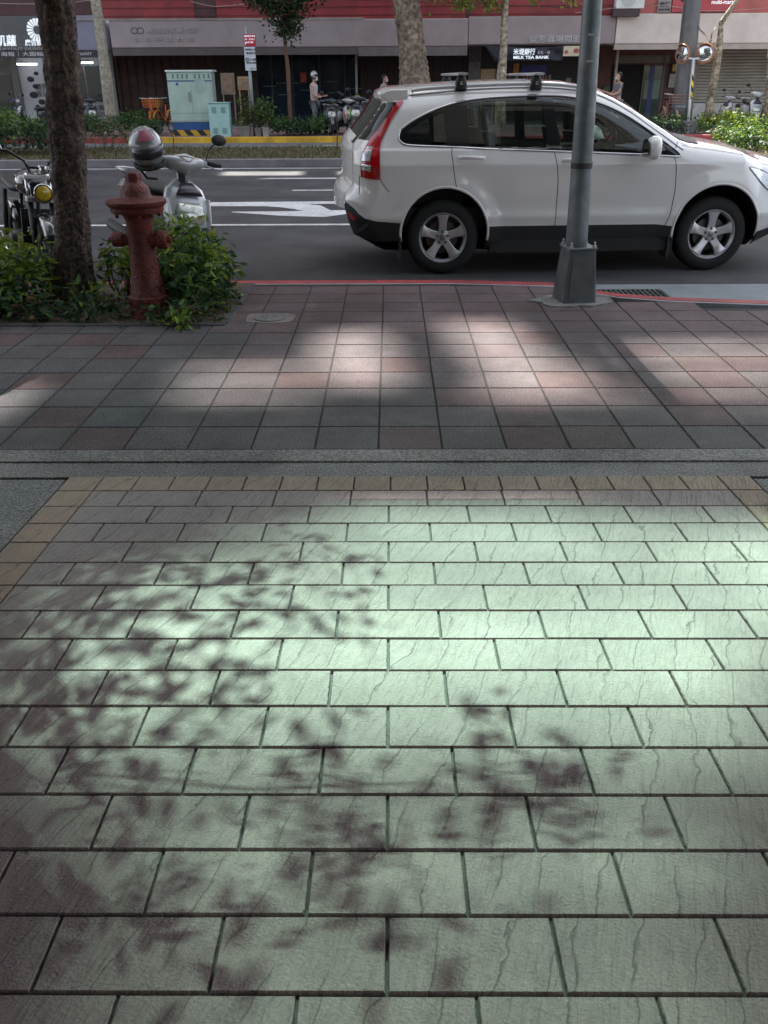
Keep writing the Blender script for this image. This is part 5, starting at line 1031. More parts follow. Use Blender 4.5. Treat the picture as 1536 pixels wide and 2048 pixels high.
# right fascia signs, air conditioner
q1, q2 = onY(1233, 0, AY - .3), onY(1288, 17, AY - .3); ac = thing('air_conditioner', 'white air conditioner outdoor unit on a dark bracket above the pale awning painted as sunlit', 'air conditioner', ((q1[0] + q2[0]) / 2, AY - .3, q2[1]))
MB().box(q1[0], q2[0], AY - .3, AY + .04, q2[1], q2[1] + .62).build('casing', M('ac_white', (.72, .74, .72), rough=.4), ac, bevel=.02); MB().lathe([(.25, -.012), (.25, -.002), (.23, 0)], ((q1[0] + q2[0]) / 2 - .06, AY - .302, q2[1] + .31), 28, 'Y').build('fan_grille', M('ac_grille', (.5, .53, .51), rough=.4), ac, smooth=40)
MB().box(q1[0] - .06, q2[0] - .12, AY - .28, AY + .04, q2[1] - .22, q2[1] - .01).build('bracket', M('bracket_dark', (.06, .04, .05), rough=.6), ac)
def wsign(p0, p1, z0, z1, mt, label, y=AY - .03): 
    x0, x1 = X33(p0), X33(p1); s_ = thing('wall_sign', label, 'sign', ((x0 + x1) / 2, y, z0)); MB().box(x0, x1, y, y + .07, z0, z1).build('board', mt, s_); return s_, (x0 + x1) / 2
s_, xc = wsign(1305, 1331, 3.64, 4.9, M('sign_pale_grey', (.30, .28, .28), rough=.5), 'pale grey sign panel with two dark text lines right of the air conditioner'); text('めし', xc, AY - .045, 3.87, .2, inkm, s_, width=.3); text('AM3-PM8', xc, AY - .045, 3.72, .09, inkm, s_, width=.38)
s_, xc = wsign(1333, 1454, 3.66, 5.0, M('sign_red', (.45, .035, .06), rough=.35, coat=.3), 'glossy red sign with small white script beside the large grey pole', AY - .05); text('multi-mart', X33(1430), AY - .065, 3.93, .17, ww_, s_, width=.72, bold=.003)
pm = MB(); pm.ell((X33(1360), AY - .05, 4.08), .24, .012, .18, 16, 6); pm.build('picture', black, s_, smooth=True)
# small boards in front of the brown shutters
def board(p0, y0, p1, y1, Y, frame_m, face_m, label, legs=True, name='notice_board', cat='notice board'):
    a_, b_ = onY(p0, y0, Y), onY(p1, y1, Y); t_ = thing(name, label, cat, ((a_[0] + b_[0]) / 2, Y, b_[1])); 
    MB().box(a_[0], b_[0], Y, Y + .04, b_[1], a_[1]).build('frame', frame_m, t_, bevel=.005); w_ = (b_[0] - a_[0]) * .16; MB().box(a_[0] + w_, b_[0] - w_, Y - .012, Y - .001, b_[1] + w_, a_[1] - w_).build('face', face_m, t_)
    if legs: split_loose(MB().box(a_[0] + .03, a_[0] + .07, Y + .01, Y + .04, FP, b_[1]).box(b_[0] - .07, b_[0] - .03, Y + .01, Y + .04, FP, b_[1]).build('leg', frame_m, t_))
    return t_
fw = M('frame_weathered', (.20, .17, .12), rough=.7, var=.3, scale=9); fc = M('paper_tan', (.24, .155, .11), rough=.7, var=.3, scale=6); crd = M('card_tan', (.36, .24, .13), rough=.7, var=.35, scale=6)
board(440, 146, 471, 189, 32.6, fw, fc, 'framed tan menu board on legs behind the small pale green cabinet'); board(474, 153, 500, 180, 32.6, crd, M('card_dark', (.25, .19, .12), rough=.7, var=.4, scale=8), 'cork coloured notice board with pinned sheets left of the parking sign pole')
board(962, 138, 990, 166, 34.8, crd, M('crate_print', (.30, .22, .14), rough=.6, var=.3, scale=12), 'tan cardboard stack with printed mark left of the spotted trunk', name='carton_stack', cat='carton'); board(1344, 126, 1356, 145, BW - .12, M('frame_dark_brown', (.05, .03, .02), rough=.6), M('notice_yellow', (.55, .36, .05), rough=.5, var=.3, scale=20), 'small yellow notice in a dark frame on the brown wall', legs=False, name='notice', cat='notice')
board(1340, 148, 1357, 175, BW - .12, M('box_white', (.5, .5, .47), rough=.5), M('box_face', (.42, .43, .40), rough=.5), 'white wall box below the yellow notice on the brown wall', legs=False, name='meter_box', cat='wall box'); board(600, 145, 613, 165, BW - .12, M('paper_red', (.40, .07, .04), rough=.6), M('paper_red2', (.45, .09, .05), rough=.6), 'small red paper notice on the dark blue shopfront glass', legs=False, name='notice', cat='notice')
# ---- street cabinets
cg = M('cabinet_green', (.40, .52, .46), rough=.5, var=.06, scale=3, dirt=.12); cg2 = M('cabinet_pale_green', (.36, .58, .56), rough=.5, var=.05, scale=4, dirt=.12); cblue = M('plinth_blue', (.03, .12, .35), rough=.6, dirt=.3)
cY = 28.9; a_, b_ = onY(335, 141, cY), onY(416, 141, cY); ztop = a_[1]; xl, xr = -6.78, -5.42
cb = thing('utility_cabinet', 'large pale green two-door utility cabinet on a blue plinth beside the small cabinet', 'utility cabinet', ((xl + xr) / 2, cY, FP))
MB().box(xl, xr, cY, cY + .55, .52, ztop - .04).build('casing', cg, cb, bevel=.015); MB().box(xl - .03, xr + .06, cY - .04, cY + .6, ztop - .04, ztop + .01).build('roof', M('cabinet_top', (.6, .68, .64), rough=.5), cb, bevel=.01)
MB().box(xl + .03, xr - .03, cY + .02, cY + .53, .30, .52).build('plinth', cblue, cb); MB().box(xl + .0, xr, cY + .0, cY + .55, FP, .30).build('base', stripe_mat('hazard_stripe', (.60, .36, .03), (.02, .02, .02), 3.2, 40), cb)
xm = (xl + xr) / 2 + .03
for q0, q1 in ((xl + .05, xm - .01), (xm + .01, xr - .05)): MB().box(q0, q1, cY - .012, cY - .002, .78, ztop - .34).build('door', cg, cb, bevel=.004)
MB().box(xl + .05, xr - .05, cY - .012, cY - .002, .56, .74).build('lower_panel', cg, cb, bevel=.004)
vt = MB()
for k in range(8): vt.box(xl + .17 + k * .14 + (.1 if k > 3 else 0), xl + .22 + k * .14 + (.1 if k > 3 else 0), cY - .006, cY - .001, ztop - .22, ztop - .10)
split_loose(vt.build('vent', M('vent_dark', (.12, .20, .15), rough=.6), cb)); MB().box(xl, xr, cY - .008, cY - .001, ztop - .30, ztop - .265).build('trim_line', M('trim_blue', (.08, .12, .22), rough=.5), cb)
MB().box(xm - .10, xm - .03, cY - .03, cY - .013, 1.08, 1.36).build('handle', M('handle_grey', (.22, .26, .24), rough=.5), cb); MB().lathe([(.04, -.01), (.035, 0)], (xl + .30, cY - .013, 1.58), 12, 'Y').build('emblem', M('emblem_blue', (.04, .08, .3), rough=.5), cb)
o_ = MB().lathe([(.21, -.004), (.21, 0)], (xr - .37, cY - .0135, 1.52), 28, 'Y').build('faded_disc', M('faded_green', (.33, .42, .37), rough=.6), cb)
sb = thing('utility_cabinet', 'small pale turquoise louvred cabinet standing between the large cabinet and the potted plants', 'utility cabinet', (-5.14, 28.2, FP))
x0, x1 = -5.46, -4.84; MB().box(x0, x1, 28.15, 28.5, FP, 1.06).build('casing', cg2, sb, bevel=.012); MB().box(x0 - .02, x1 + .02, 28.12, 28.52, 1.065, 1.09).build('roof', cg2, sb, bevel=.006)
vt = MB()
for cx_ in (x0 + .17, x1 - .17):
    for z0 in (.24, .80):
        for k in range(6): vt.box(cx_ - .07, cx_ + .07, 28.142, 28.149, z0 + k * .028, z0 + k * .028 + .012)
split_loose(vt.build('louvre', M('louvre_dark', (.14, .24, .24), rough=.6), sb))
# ---- parking sign
px0 = onY(502, 150, 28.6)[0]; ps = thing('parking_sign', 'tall parking sign with red and white plates on a grey-blue pole beside the potted plants', 'street sign', (px0, 28.6, FP))
MB().tube([(px0, 28.6, FP), (px0 - .05, 28.6, 3.05)], .048, 14).build('pole', M('pole_blue_grey', (.30, .36, .40), rough=.4, metal=.3), ps, smooth=True)
a_, b_ = onY(488, 68, 28.52), onY(512, 93, 28.52); MB().box(a_[0], b_[0], 28.50, 28.53, b_[1] + .006, a_[1]).build('red_plate', M('plate_red', (.42, .02, .05), rough=.4), ps, bevel=.003)
c_, d_ = onY(488, 94, 28.52), onY(513, 141, 28.52); MB().box(c_[0], d_[0], 28.50, 28.53, d_[1], c_[1]).build('white_plate', M('plate_white', (.62, .65, .70), rough=.4), ps, bevel=.003)
xm = (a_[0] + b_[0]) / 2; TX = lambda t, z, s, mt, w, x=0.: text(t, xm + x, 28.49, z, s, mt, ps, width=w, depth=.006)
TX('機慢車停車區', a_[1] - .06, .06, ww_, .32); TX('週一至週六', a_[1] - .14, .05, ww_, .30); TX('收費', a_[1] - .22, .05, ww_, .2); TX('P', b_[1] + .08, .11, ww_, None, -.12)
TX('停車請入格', c_[1] - .07, .06, inkm, .32); TX('違者拖吊', c_[1] - .16, .06, inkm, .28); TX('8–20時', c_[1] - .33, .08, inkm, .17, .06); TX('收費時間', d_[1] + .2, .05, inkm, .3); TX('02-2', d_[1] + .05, .05, inkm, .16, .03)
rg = MB(); rg.tube([(xm - .11 + .05 * math.cos(q), 28.49, c_[1] - .33 + .05 * math.sin(q)) for q in np.linspace(0, 2 * math.pi, 18)], .007, 5); rg.tube([(xm - .145, 28.49, c_[1] - .295), (xm - .075, 28.49, c_[1] - .365)], .006, 5); rg.build('no_parking_mark', inkm, ps)
# ---- plants and pots
def pot(x, y, w_, h_, col, label, kind='plant_pot'):
    t_ = thing(kind, label, 'potted plant', (x, y, FP)); MB().loft([((x, y, FP), (w_ * .4, 0, 0), (0, w_ * .4, 0), 5), ((x, y, FP + h_), (w_ * .5, 0, 0), (0, w_ * .5, 0), 5)], 16).build('pot', M('pot_%d' % int(x * -100), col, rough=.8, dirt=.3), t_, smooth=40)
    mb = MB(); st_ = MB()
    for k in range(14): p = np.array((x, y, FP + h_)) + np.array((RNG.normal() * w_ * .6, RNG.normal() * w_ * .4, RNG.uniform(.1, .75))); st_.tube([(x, y, FP + h_ * .9), tuple(p)], .006, 4); leafcloud(mb, p + RNG.normal(size=(16, 3)) * .08, .13, LM + [(.12, .16, .03)], .4, n6=False)
    mb.build('foliage', leafm, t_, fixn=False); st_.build('stems', stemm, t_); return t_
pot(-4.42, 28.35, .36, .3, (.22, .21, .19), 'tall leafy plant in a grey square pot right of the small cabinet'); pot(-4.02, 28.4, .26, .24, (.26, .22, .20), 'leafy plant in a small dull pot below the parking sign'); pot(-3.78, 28.2, .2, .26, (.35, .32, .30), 'small plant in a pale upright pot at the end of the pot row')
def hedge(x0, x1, y0, y1, h_, N, label, colt, coll, g=FP, size=.11, name='hedge'):
    t_ = thing(name, label, 'hedge', ((x0 + x1) / 2, (y0 + y1) / 2, g)); mb = MB(); nt = N // 12
    for _ in range(nt):
        u = RNG.random(); x, y = x0 + (x1 - x0) * u, RNG.uniform(y0, y1); hh = h_ * (.82 + .18 * math.sin(x * 3.1 + 1) + RNG.normal() * .06) * RNG.uniform(.15, 1.02) ** .5
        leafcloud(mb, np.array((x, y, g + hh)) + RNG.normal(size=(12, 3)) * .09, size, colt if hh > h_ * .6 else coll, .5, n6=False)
    mb.v = [(v[0], v[1], max(v[2], g + .01)) for v in mb.v]
    mb.build('foliage', leafm, t_, fixn=False); st_ = MB()
    for k in range(int((x1 - x0) * 4)): x = RNG.uniform(x0, x1); st_.tube([(x, (y0 + y1) / 2, g), (x + RNG.normal() * .1, (y0 + y1) / 2, g + h_ * .7)], .012, 4)
    st_.build('stems', stemm, t_); return t_
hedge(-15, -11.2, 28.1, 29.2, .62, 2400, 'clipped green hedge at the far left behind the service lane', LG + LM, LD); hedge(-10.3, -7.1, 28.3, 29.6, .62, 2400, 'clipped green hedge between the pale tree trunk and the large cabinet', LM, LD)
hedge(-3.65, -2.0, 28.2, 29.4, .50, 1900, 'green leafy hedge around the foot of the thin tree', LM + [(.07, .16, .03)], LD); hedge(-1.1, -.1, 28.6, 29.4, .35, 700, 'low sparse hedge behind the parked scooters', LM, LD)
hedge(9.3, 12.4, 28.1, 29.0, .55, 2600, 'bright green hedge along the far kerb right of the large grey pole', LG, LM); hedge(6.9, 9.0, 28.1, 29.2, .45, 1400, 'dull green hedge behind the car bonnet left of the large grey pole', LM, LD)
bush('median_bush', 'large loose green bush on the median at the left edge', [(-8.9, 21.6, 1.0, .8, .85), (-7.9, 21.8, .5, .6, .8), (-9.9, 21.6, .9, .8, .8)], 3600, .12, LM + LG[:1], LD, ground=.13, n6=False, stems=40); bush('median_bush', 'bright yellow-green bush on the median at the right edge', [(8.15, 21.8, .6, .6, .62), (8.9, 22.0, .8, .7, .5)], 2200, .11, LG + LM, LM, ground=.13, n6=False, stems=30)
bush('dead_shrub', 'thin half-bare shrub on the median behind the tree trunk', [(-6.9, 22.4, .8, .5, .7)], 420, .08, LM + DRY, LM + DRY, ground=.13, n6=False, stems=40)
gm = MB(); N = 14000; pts = np.stack([RNG.uniform(-13, 13, N), RNG.uniform(19.98, 23.72, N), np.full(N, .13)], 1); GC = [(.16, .15, .06), (.11, .12, .045), (.20, .16, .08), (.13, .10, .06), (.08, .10, .035)]
for i in range(N):
    p = pts[i]; h_ = RNG.uniform(.03, .10); d = RNG.normal(size=2) * .05; s_ = RNG.uniform(0, math.pi); c_ = GC[RNG.integers(5)]; ux, uy = .02 * math.cos(s_), .02 * math.sin(s_)
    gm.add([(p[0] - ux, p[1] - uy, .13), (p[0] + ux, p[1] + uy, .13), (p[0] + d[0], p[1] + d[1], .13 + h_)], [(0, 1, 2)], c_)
tag(gm.build('grass', leafm, fixn=False), kind='stuff')
for xx, yy, hh, lb_ in ((-1.27, 22., .95, 'thin bare sapling standing on the median left of the car'), (-6.1, 22.3, .55, 'short leafy sapling on the median behind the scooter'), (-5.2, 22.1, .5, 'short bare twig sapling on the median right of the helmet')):
    t_ = thing('sapling', lb_, 'sapling', (xx, yy, .13), group='saplings on the median'); MB().tube([(xx, yy, .13), (xx + .02, yy, .13 + hh * .6), (xx - .01, yy, .13 + hh)], [.016, .012, .006], 6).build('stem', stemm, t_); mb = MB(); leafcloud(mb, np.array((xx, yy, .1 + hh)) + RNG.normal(size=(16, 3)) * .06, .08, LM + DRY, .4, n6=False); mb.build('leaves', leafm, t_, fixn=False)
# ---- far street trees
pbark = M('bark_pale', (.38, .34, .27), rough=.9, speck=.25, sscale=14, var=.25, scale=9, bump=1.2, bscale=20, dirt=.35); gbark = M('bark_grey', (.24, .185, .14), rough=.95, speck=.45, sscale=9, var=.4, scale=7, bump=2.5, bscale=12, dirt=.35); bbark = M('bark_brown', (.15, .09, .06), rough=.9, var=.3, scale=12, bump=1, dirt=.2); sbark = M('bark_spotted', (.40, .34, .25), rough=.9, speck=.5, sscale=11, var=.45, scale=7, bump=1.5, bscale=18, dirt=.5)
def ftree(label, pl, Y, mt, cents, N, cols, up, size=.14, n=14, limbs=()):
    x0, _z = onY(pl[0][0], pl[0][1], Y); t_ = thing('street_tree', label, 'tree', (x0, Y, FP)); m = MB(); pts = trunk_from_px(m, pl, Y, n, .012, up=up); m.build('trunk', mt, t_, smooth=True)
    if limbs:
        m = MB()
        for l_ in limbs: m.tube(l_[0], l_[1], 7)
        m.build('limbs', mt, t_, smooth=True)
    if cents: crown(t_, cents, N, size, cols)
    return t_
ftree('pale smooth tree trunk leaning left beside the lavender shop panel', [(226, 250, 26), (222, 225, 24), (212, 150, 22), (205, 100, 21), (198, 50, 20), (191, 0, 20)], 29.4, pbark, [((-9.6, 29, 8.2), 1.5), ((-7.8, 29.6, 8.6), 1.4)], 1500, LM + LD, [((-9.2, 29.4, 5.5), .15), ((-9.0, 29.4, 7.2), .12)], limbs=[([(-9.0, 29.4, 7.0), (-8.3, 29.5, 7.8)], [.08, .04]), ([(-9.1, 29.4, 6.6), (-9.8, 29.2, 7.8)], [.08, .04])])
ftree('thin brown young tree with a dark leafy crown in front of the dark blue shopfront', [(581, 245, 9), (579, 200, 8), (576, 140, 8), (570, 85, 7), (567, 40, 6)], 29.2, bbark, [((-3.2, 29.2, 3.8), .80), ((-3.75, 29.1, 4.1), .7), ((-2.6, 29.3, 4.15), .7), ((-3.05, 29.2, 3.12), .42)], 6500, [(.03, .05, .022), (.04, .065, .025), (.055, .09, .035)], [((-3.2, 29.2, 4.2), .04), ((-3.2, 29.2, 5.0), .03)], size=.13)
ftree('thick grey furrowed tree trunk rising behind the car roof', [(838, 250, 76), (832, 190, 66), (828, 150, 60), (824, 100, 54), (818, 50, 50), (812, 0, 52)], 29.2, gbark, [((.3, 29, 8), 1.8), ((-1.5, 28.6, 7.4), 1.2), ((1.8, 29, 7.6), 1.2)], 1800, LM + LD, [((.45, 29.2, 5.6), .38), ((.4, 29.2, 7.2), .26)], n=22, limbs=[([(.4, 29.2, 6.5), (-1.2, 28.8, 7.3)], [.14, .06]), ([(.4, 29.2, 6.6), (1.6, 29, 7.5)], [.14, .06])])
ftree('slender spotted tree trunk with yellow-green leaves beside the tea shop banner', [(1000, 250, 22), (1001, 200, 20), (1003, 150, 20), (1007, 100, 15), (1008, 50, 14), (1011, 0, 12)], 29.0, sbark, [((2.2, 28.6, 3.78), .36), ((2.9, 28.8, 3.80), .34), ((1.7, 28.7, 3.95), .36), ((4.3, 28.8, 4.0), .32), ((3.2, 28.8, 5.2), .8), ((5.3, 28.7, 3.98), .34), ((1.2, 28.7, 3.9), .22)], 2800, LG + [(.16, .16, .05)], [((3.35, 29, 4.6), .09), ((3.3, 29, 5.4), .06)], limbs=[([(3.35, 29, 4.3), (2.6, 28.8, 4.3), (1.8, 28.7, 4.4)], [.05, .03, .02]), ([(3.35, 29, 4.4), (4.3, 28.9, 4.7)], [.05, .02])])
ftree('sunlit mottled tree trunk with bare twigs in front of the grey roller shutter', [(1415, 240, 17), (1419, 215, 16), (1425, 180, 15), (1432, 140, 15), (1438, 100, 14), (1440, 75, 12), (1441, 55, 10)], 28.9, sbark, [((11.6, 28.8, 5.2), .8), ((12.4, 28.8, 5.8), .8)], 700, LG, [(onY(1443, 45, 28.9)[:1] + (28.9, onY(1443, 45, 28.9)[1]), .08), (onY(1460, 20, 28.9)[:1] + (28.9, onY(1460, 20, 28.9)[1]), .06), (onY(1480, -8, 28.9)[:1] + (28.9, onY(1480, -8, 28.9)[1]), .05), ((11.6, 28.9, 4.9), .04)], limbs=[([onY(a, b, 28.8)[:1] + (28.8, onY(a, b, 28.8)[1]) for a, b in l_], [.03, .018, .01][:len(l_)]) for l_ in (((1434, 100), (1421, 84), (1409, 68)), ((1421, 84), (1424, 66), (1431, 55)), ((1421, 84), (1412, 88), (1402, 82)), ((1409, 68), (1400, 60), (1396, 50)))])
ftree('wide pale sunlit trunk base at the right edge of the view', [(1560, 300, 90), (1556, 250, 70), (1556, 200, 52), (1558, 150, 44), (1560, 60, 40), (1560, 0, 38)], 26.9 * 0 + 29., sbark, [((13.5, 29, 7.5), 1.5)], 700, LG, [((13.2, 29, 6.5), .25)])
# ---- large grey pole, mirror post
gp = thing('utility_pole', 'large grey tapered pole on a square concrete foot behind the car bonnet', 'utility pole', (8.86, 29., FP)); pb = onY(1364, 214, 29.); pt = onY(1385, 0, 29.)
MB().tube([(pb[0] + .01, 29, .5), (pb[0], 29, .9), (pt[0], 29, pt[1]), (pt[0] - .1, 29, 9.)], [.33, .30, .25, .2], 24).build('shaft', M('pole_grey', (.15, .155, .16), rough=.5, metal=.2, var=.12, dirt=.25), gp, smooth=True); MB().box(pb[0] - .42, pb[0] + .42, 28.6, 29.4, FP, .52).build('foot', M('foot_grey', (.20, .205, .21), rough=.9, dirt=.3, speck=.2), gp, bevel=.03)
MB().tube([(pb[0], 29, .86), (pb[0], 29, .93)], [.34, .33], 24).build('flange', steel, gp, smooth=40)
mp_ = thing('traffic_mirror', 'white post with two round orange-rimmed traffic mirrors and yellow-black stripes beside the large grey pole', 'traffic mirror', (9.28, 28.6, FP)); xa, za = onY(1379, 235, 28.6); xb, zb = onY(1387, 118, 28.6)
MB().tube([(xa, 28.6, FP), (xb, 28.6, zb)], .045, 12).build('post', whitep, mp_, smooth=True); f_ = lambda z: xa + (xb - xa) * (z - za) / (zb - za); z0, z1 = onY(1379, 198, 28.6)[1], onY(1384, 150, 28.6)[1]
MB().tube([(f_(z0), 28.6, z0), (f_(z1), 28.6, z1)], .05, 12).build('stripe_sleeve', stripe_mat('sleeve_stripe', (.75, .55, .01), (.02, .02, .02), 6, 40), mp_, smooth=True)
MB().tube([(xb - .45, 28.6, zb + .06), (xb, 28.6, zb), (xb + .3, 28.6, zb + .03), (xb + .42, 28.65, zb + .14)], .03, 8).build('arm', whitep, mp_, smooth=True)
orr = M('rim_orange', (.42, .20, .10), rough=.4)
for (px1, py1, yaw_) in ((1363, 108, -62), (1408, 107, -28)):
    x_, z_ = onY(px1, py1, 28.6); Rm = Matrix.Rotation(R(yaw_), 3, 'Z')
    def TT(mb): mb.v = [tuple(Rm @ (Vector(v) * .76) + Vector((x_, 28.55, z_))) for v in mb.v]; return mb
    ro = TT(MB().lathe([(.345, .03), (.35, 0), (.342, -.012), (.33, -.01)], (0, 0, 0), 32, 'Y', cap=False)).build('mirror_rim', orr, mp_, smooth=True); TT(MB().lathe([(.33, -.01), (.24, -.045), (.12, -.065), (.005, -.07)], (0, 0, 0), 32, 'Y')).build('mirror_face', mirm, ro, smooth=True)
    TT(MB().lathe([(.36, .05), (.2, .12), (.05, .13)], (0, 0, 0), 32, 'Y')).build('mirror_back', orr, ro, smooth=True)
    m = MB(); rr = [[(.35 * math.cos(a_), y_, .35 * math.sin(a_)) for a_ in np.linspace(.9, 2.24, 14)] for y_ in (-.10, .04)]; m.rings(rr, close=False, cap=False); TT(m).build('mirror_hood', orr, ro, smooth=True, solid=.01)

# ================================================================ PARKED SCOOTERS AND BICYCLES ACROSS THE STREET
GR = 'scooters parked across the street'
def fsc(nm, label, b1, b2, ac, px, Y, rz, sc=.97):
    s_ = scooter(nm, label, b1, b2, ac, GR); place(s_, onY(px, 250, Y)[0], Y, R(rz), FP, sc, R(-5)); return s_
fsc('scooter', 'dark grey scooter facing the road just right of the helmeted standing person', darkp, greyp, greyp, 656, 29.3, -78)
fsc('scooter', 'silver scooter between the two dark scooters behind the thin sapling', silver, silver, orangep, 684, 29.5, -65)
fsc('scooter', 'black scooter with yellow-green accents to the left of the car tail', darkp, darkp, M('accent_lime', (.35, .45, .05), rough=.4), 716, 29.0, -100, 1.05)
fsc('scooter', 'white scooter partly hidden by the tail of the white car', whitep, silver, darkp, 746, 29.6, -80)
fsc('scooter', 'white and black scooter in bright light before the grey roller shutter', whitep, whitep, darkp, 1492, 29.7, -95, 1.1)
fsc('scooter', 'white scooter turned sideways left of the shutter scooter', whitep, whitep, greyp, 1462, 31.2, -150)
fsc('scooter', 'dark blue scooter behind the far left hedge nearest the frame edge', M('scooter_blue', (.03, .06, .16), rough=.3, coat=.6), darkp, greyp, 22, 31.5, -20)
fsc('scooter', 'grey scooter behind the hedge just left of the dark tree trunk', silver, darkp, greyp, 70, 31.4, -160)
fsc('scooter', 'dark scooter behind the hedge between the dark trunk and the pale trunk', darkp, darkp, greyp, 178, 31.6, -60)
def bicycle(name, label, fm, bm2, basket=True, group=None):
    s = thing(name, label, 'bicycle', (0, 0, 0), group=group); B = lambda m, n_, mt, **k: m.build(n_, mt, s, **k)
    for x in (.52, -.52):
        m = MB(); m.tube([(x + .32 * math.cos(a_), 0, .34 + .32 * math.sin(a_)) for a_ in np.linspace(0, 2 * math.pi, 29)], .02, 8); w_ = B(m, 'wheel', rubber, smooth=True); m = MB()
        for k in range(14): a_ = 2 * math.pi * k / 14; m.tube([(x, .02 * (-1) ** k, .34), (x + .31 * math.cos(a_), 0, .34 + .31 * math.sin(a_))], .0025, 4)
        m.lathe([(.03, -.04), (.03, .04)], (x, 0, .34), 10, 'Y'); m.build('spokes', alloy, w_)
        m = MB(); m.rings([[(x + (.36 + d) * math.cos(a_), y_, .34 + (.36 + d) * math.sin(a_)) for y_, d in ((-.04, -.02), (0, 0), (.04, -.02))] for a_ in np.linspace(.3, 2.9, 14)], close=False, cap=False); B(m, 'mudguard', bm2, smooth=True, solid=.003)
    m = MB(); m.tube([(.52, 0, .34), (.42, 0, .75), (.38, 0, 1.0)], .022, 8); m.tube([(.41, 0, .72), (.0, 0, .42), (-.12, 0, .32), (-.22, 0, .85)], .028, 8); m.tube([(-.12, 0, .32), (-.52, 0, .34), (-.18, 0, .68)], .016, 8); B(m, 'frame', fm, smooth=True)
    m = MB(); m.tube([(.30, -.30, 1.05), (.38, -.12, 1.03), (.38, .12, 1.03), (.30, .30, 1.05)], .014, 8); B(m, 'handlebar', alloy, smooth=True)
    m = MB(); m.loft([((-.12, 0, .90), (0, .03, 0), (0, 0, .02), 2), ((-.25, 0, .91), (0, .09, 0), (0, 0, .03), 2.4), ((-.36, 0, .91), (0, .10, 0), (0, 0, .03), 2.4)], 14); B(m, 'saddle', rubber, smooth=True)
    if basket:
        m = MB()
        for z_ in (.80, .88, .96, 1.03):
            k = 1 + (z_ - .8) * .8; m.tube([(.62 + x_ * .13 * k, y_ * .17 * k, z_) for x_, y_ in ((-1, -1), (1, -1), (1, 1), (-1, 1), (-1, -1))], .006, 5)
        for q in np.linspace(-1, 1, 6): m.tube([(.75, q * .17, .80), (.776, q * .2, 1.03)], .005, 4); m.tube([(.49, q * .17, .80), (.464, q * .2, 1.03)], .005, 4)
        B(m, 'basket', bm2)
    return s
yb = M('bike_yellow', (.65, .30, .02), rough=.4); ob_ = M('bike_orange', (.60, .13, .02), rough=.4)
place(bicycle('bicycle', 'orange share bicycle with a basket left of the large cabinet', ob_, ob_), onY(306, 250, 30.)[0], 30.0, R(-80), FP)
place(bicycle('bicycle', 'yellow-orange share bicycle tucked against the side of the large cabinet', ob_, yb), onY(330, 250, 30.3)[0], 30.3, R(-100), FP)
place(bicycle('bicycle', 'pink-brown bicycle with a full basket beside the large grey pole', M('bike_pink', (.35, .18, .15), rough=.5), M('basket_brown', (.38, .22, .16), rough=.7)), onY(1338, 245, 29.3)[0], 29.5, R(-88), FP, 1.05)

# ================================================================ PEOPLE
skin = M('skin', (.52, .30, .21), rough=.55, var=.06); hairm = M('hair_black', (.012, .01, .01), rough=.5)
def skinmesh(chains, name, mt, par, lv=2):
    vs, es, rs = [], [], []; key = {}
    def vid(p, r_):
        k = tuple(round(c, 4) for c in p)
        if k not in key: key[k] = len(vs); vs.append(p); rs.append(r_)
        return key[k]
    for ch in chains:
        ids = [vid(p, r_) for p, r_ in ch]; es += list(zip(ids[:-1], ids[1:]))
    me = bpy.data.meshes.new(name); me.from_pydata(vs, es, []); o = bpy.data.objects.new(name, me); C.objects.link(o); o.modifiers.new('sk', 'SKIN'); sv = me.skin_vertices[0].data
    for i, r_ in enumerate(rs): sv[i].radius = r_ if hasattr(r_, '__len__') else (r_, r_)
    sv[0].use_root = True; sm = o.modifiers.new('ss', 'SUBSURF'); sm.levels = lv; sm.render_levels = lv; bpy.context.view_layer.update()
    m2 = bpy.data.meshes.new_from_object(o.evaluated_get(bpy.context.evaluated_depsgraph_get())); bpy.data.objects.remove(o); m2.shade_smooth(); m2.materials.clear(); m2.materials.append(mt)
    o = bpy.data.objects.new(name, m2); C.objects.link(o); o.parent = par; return o
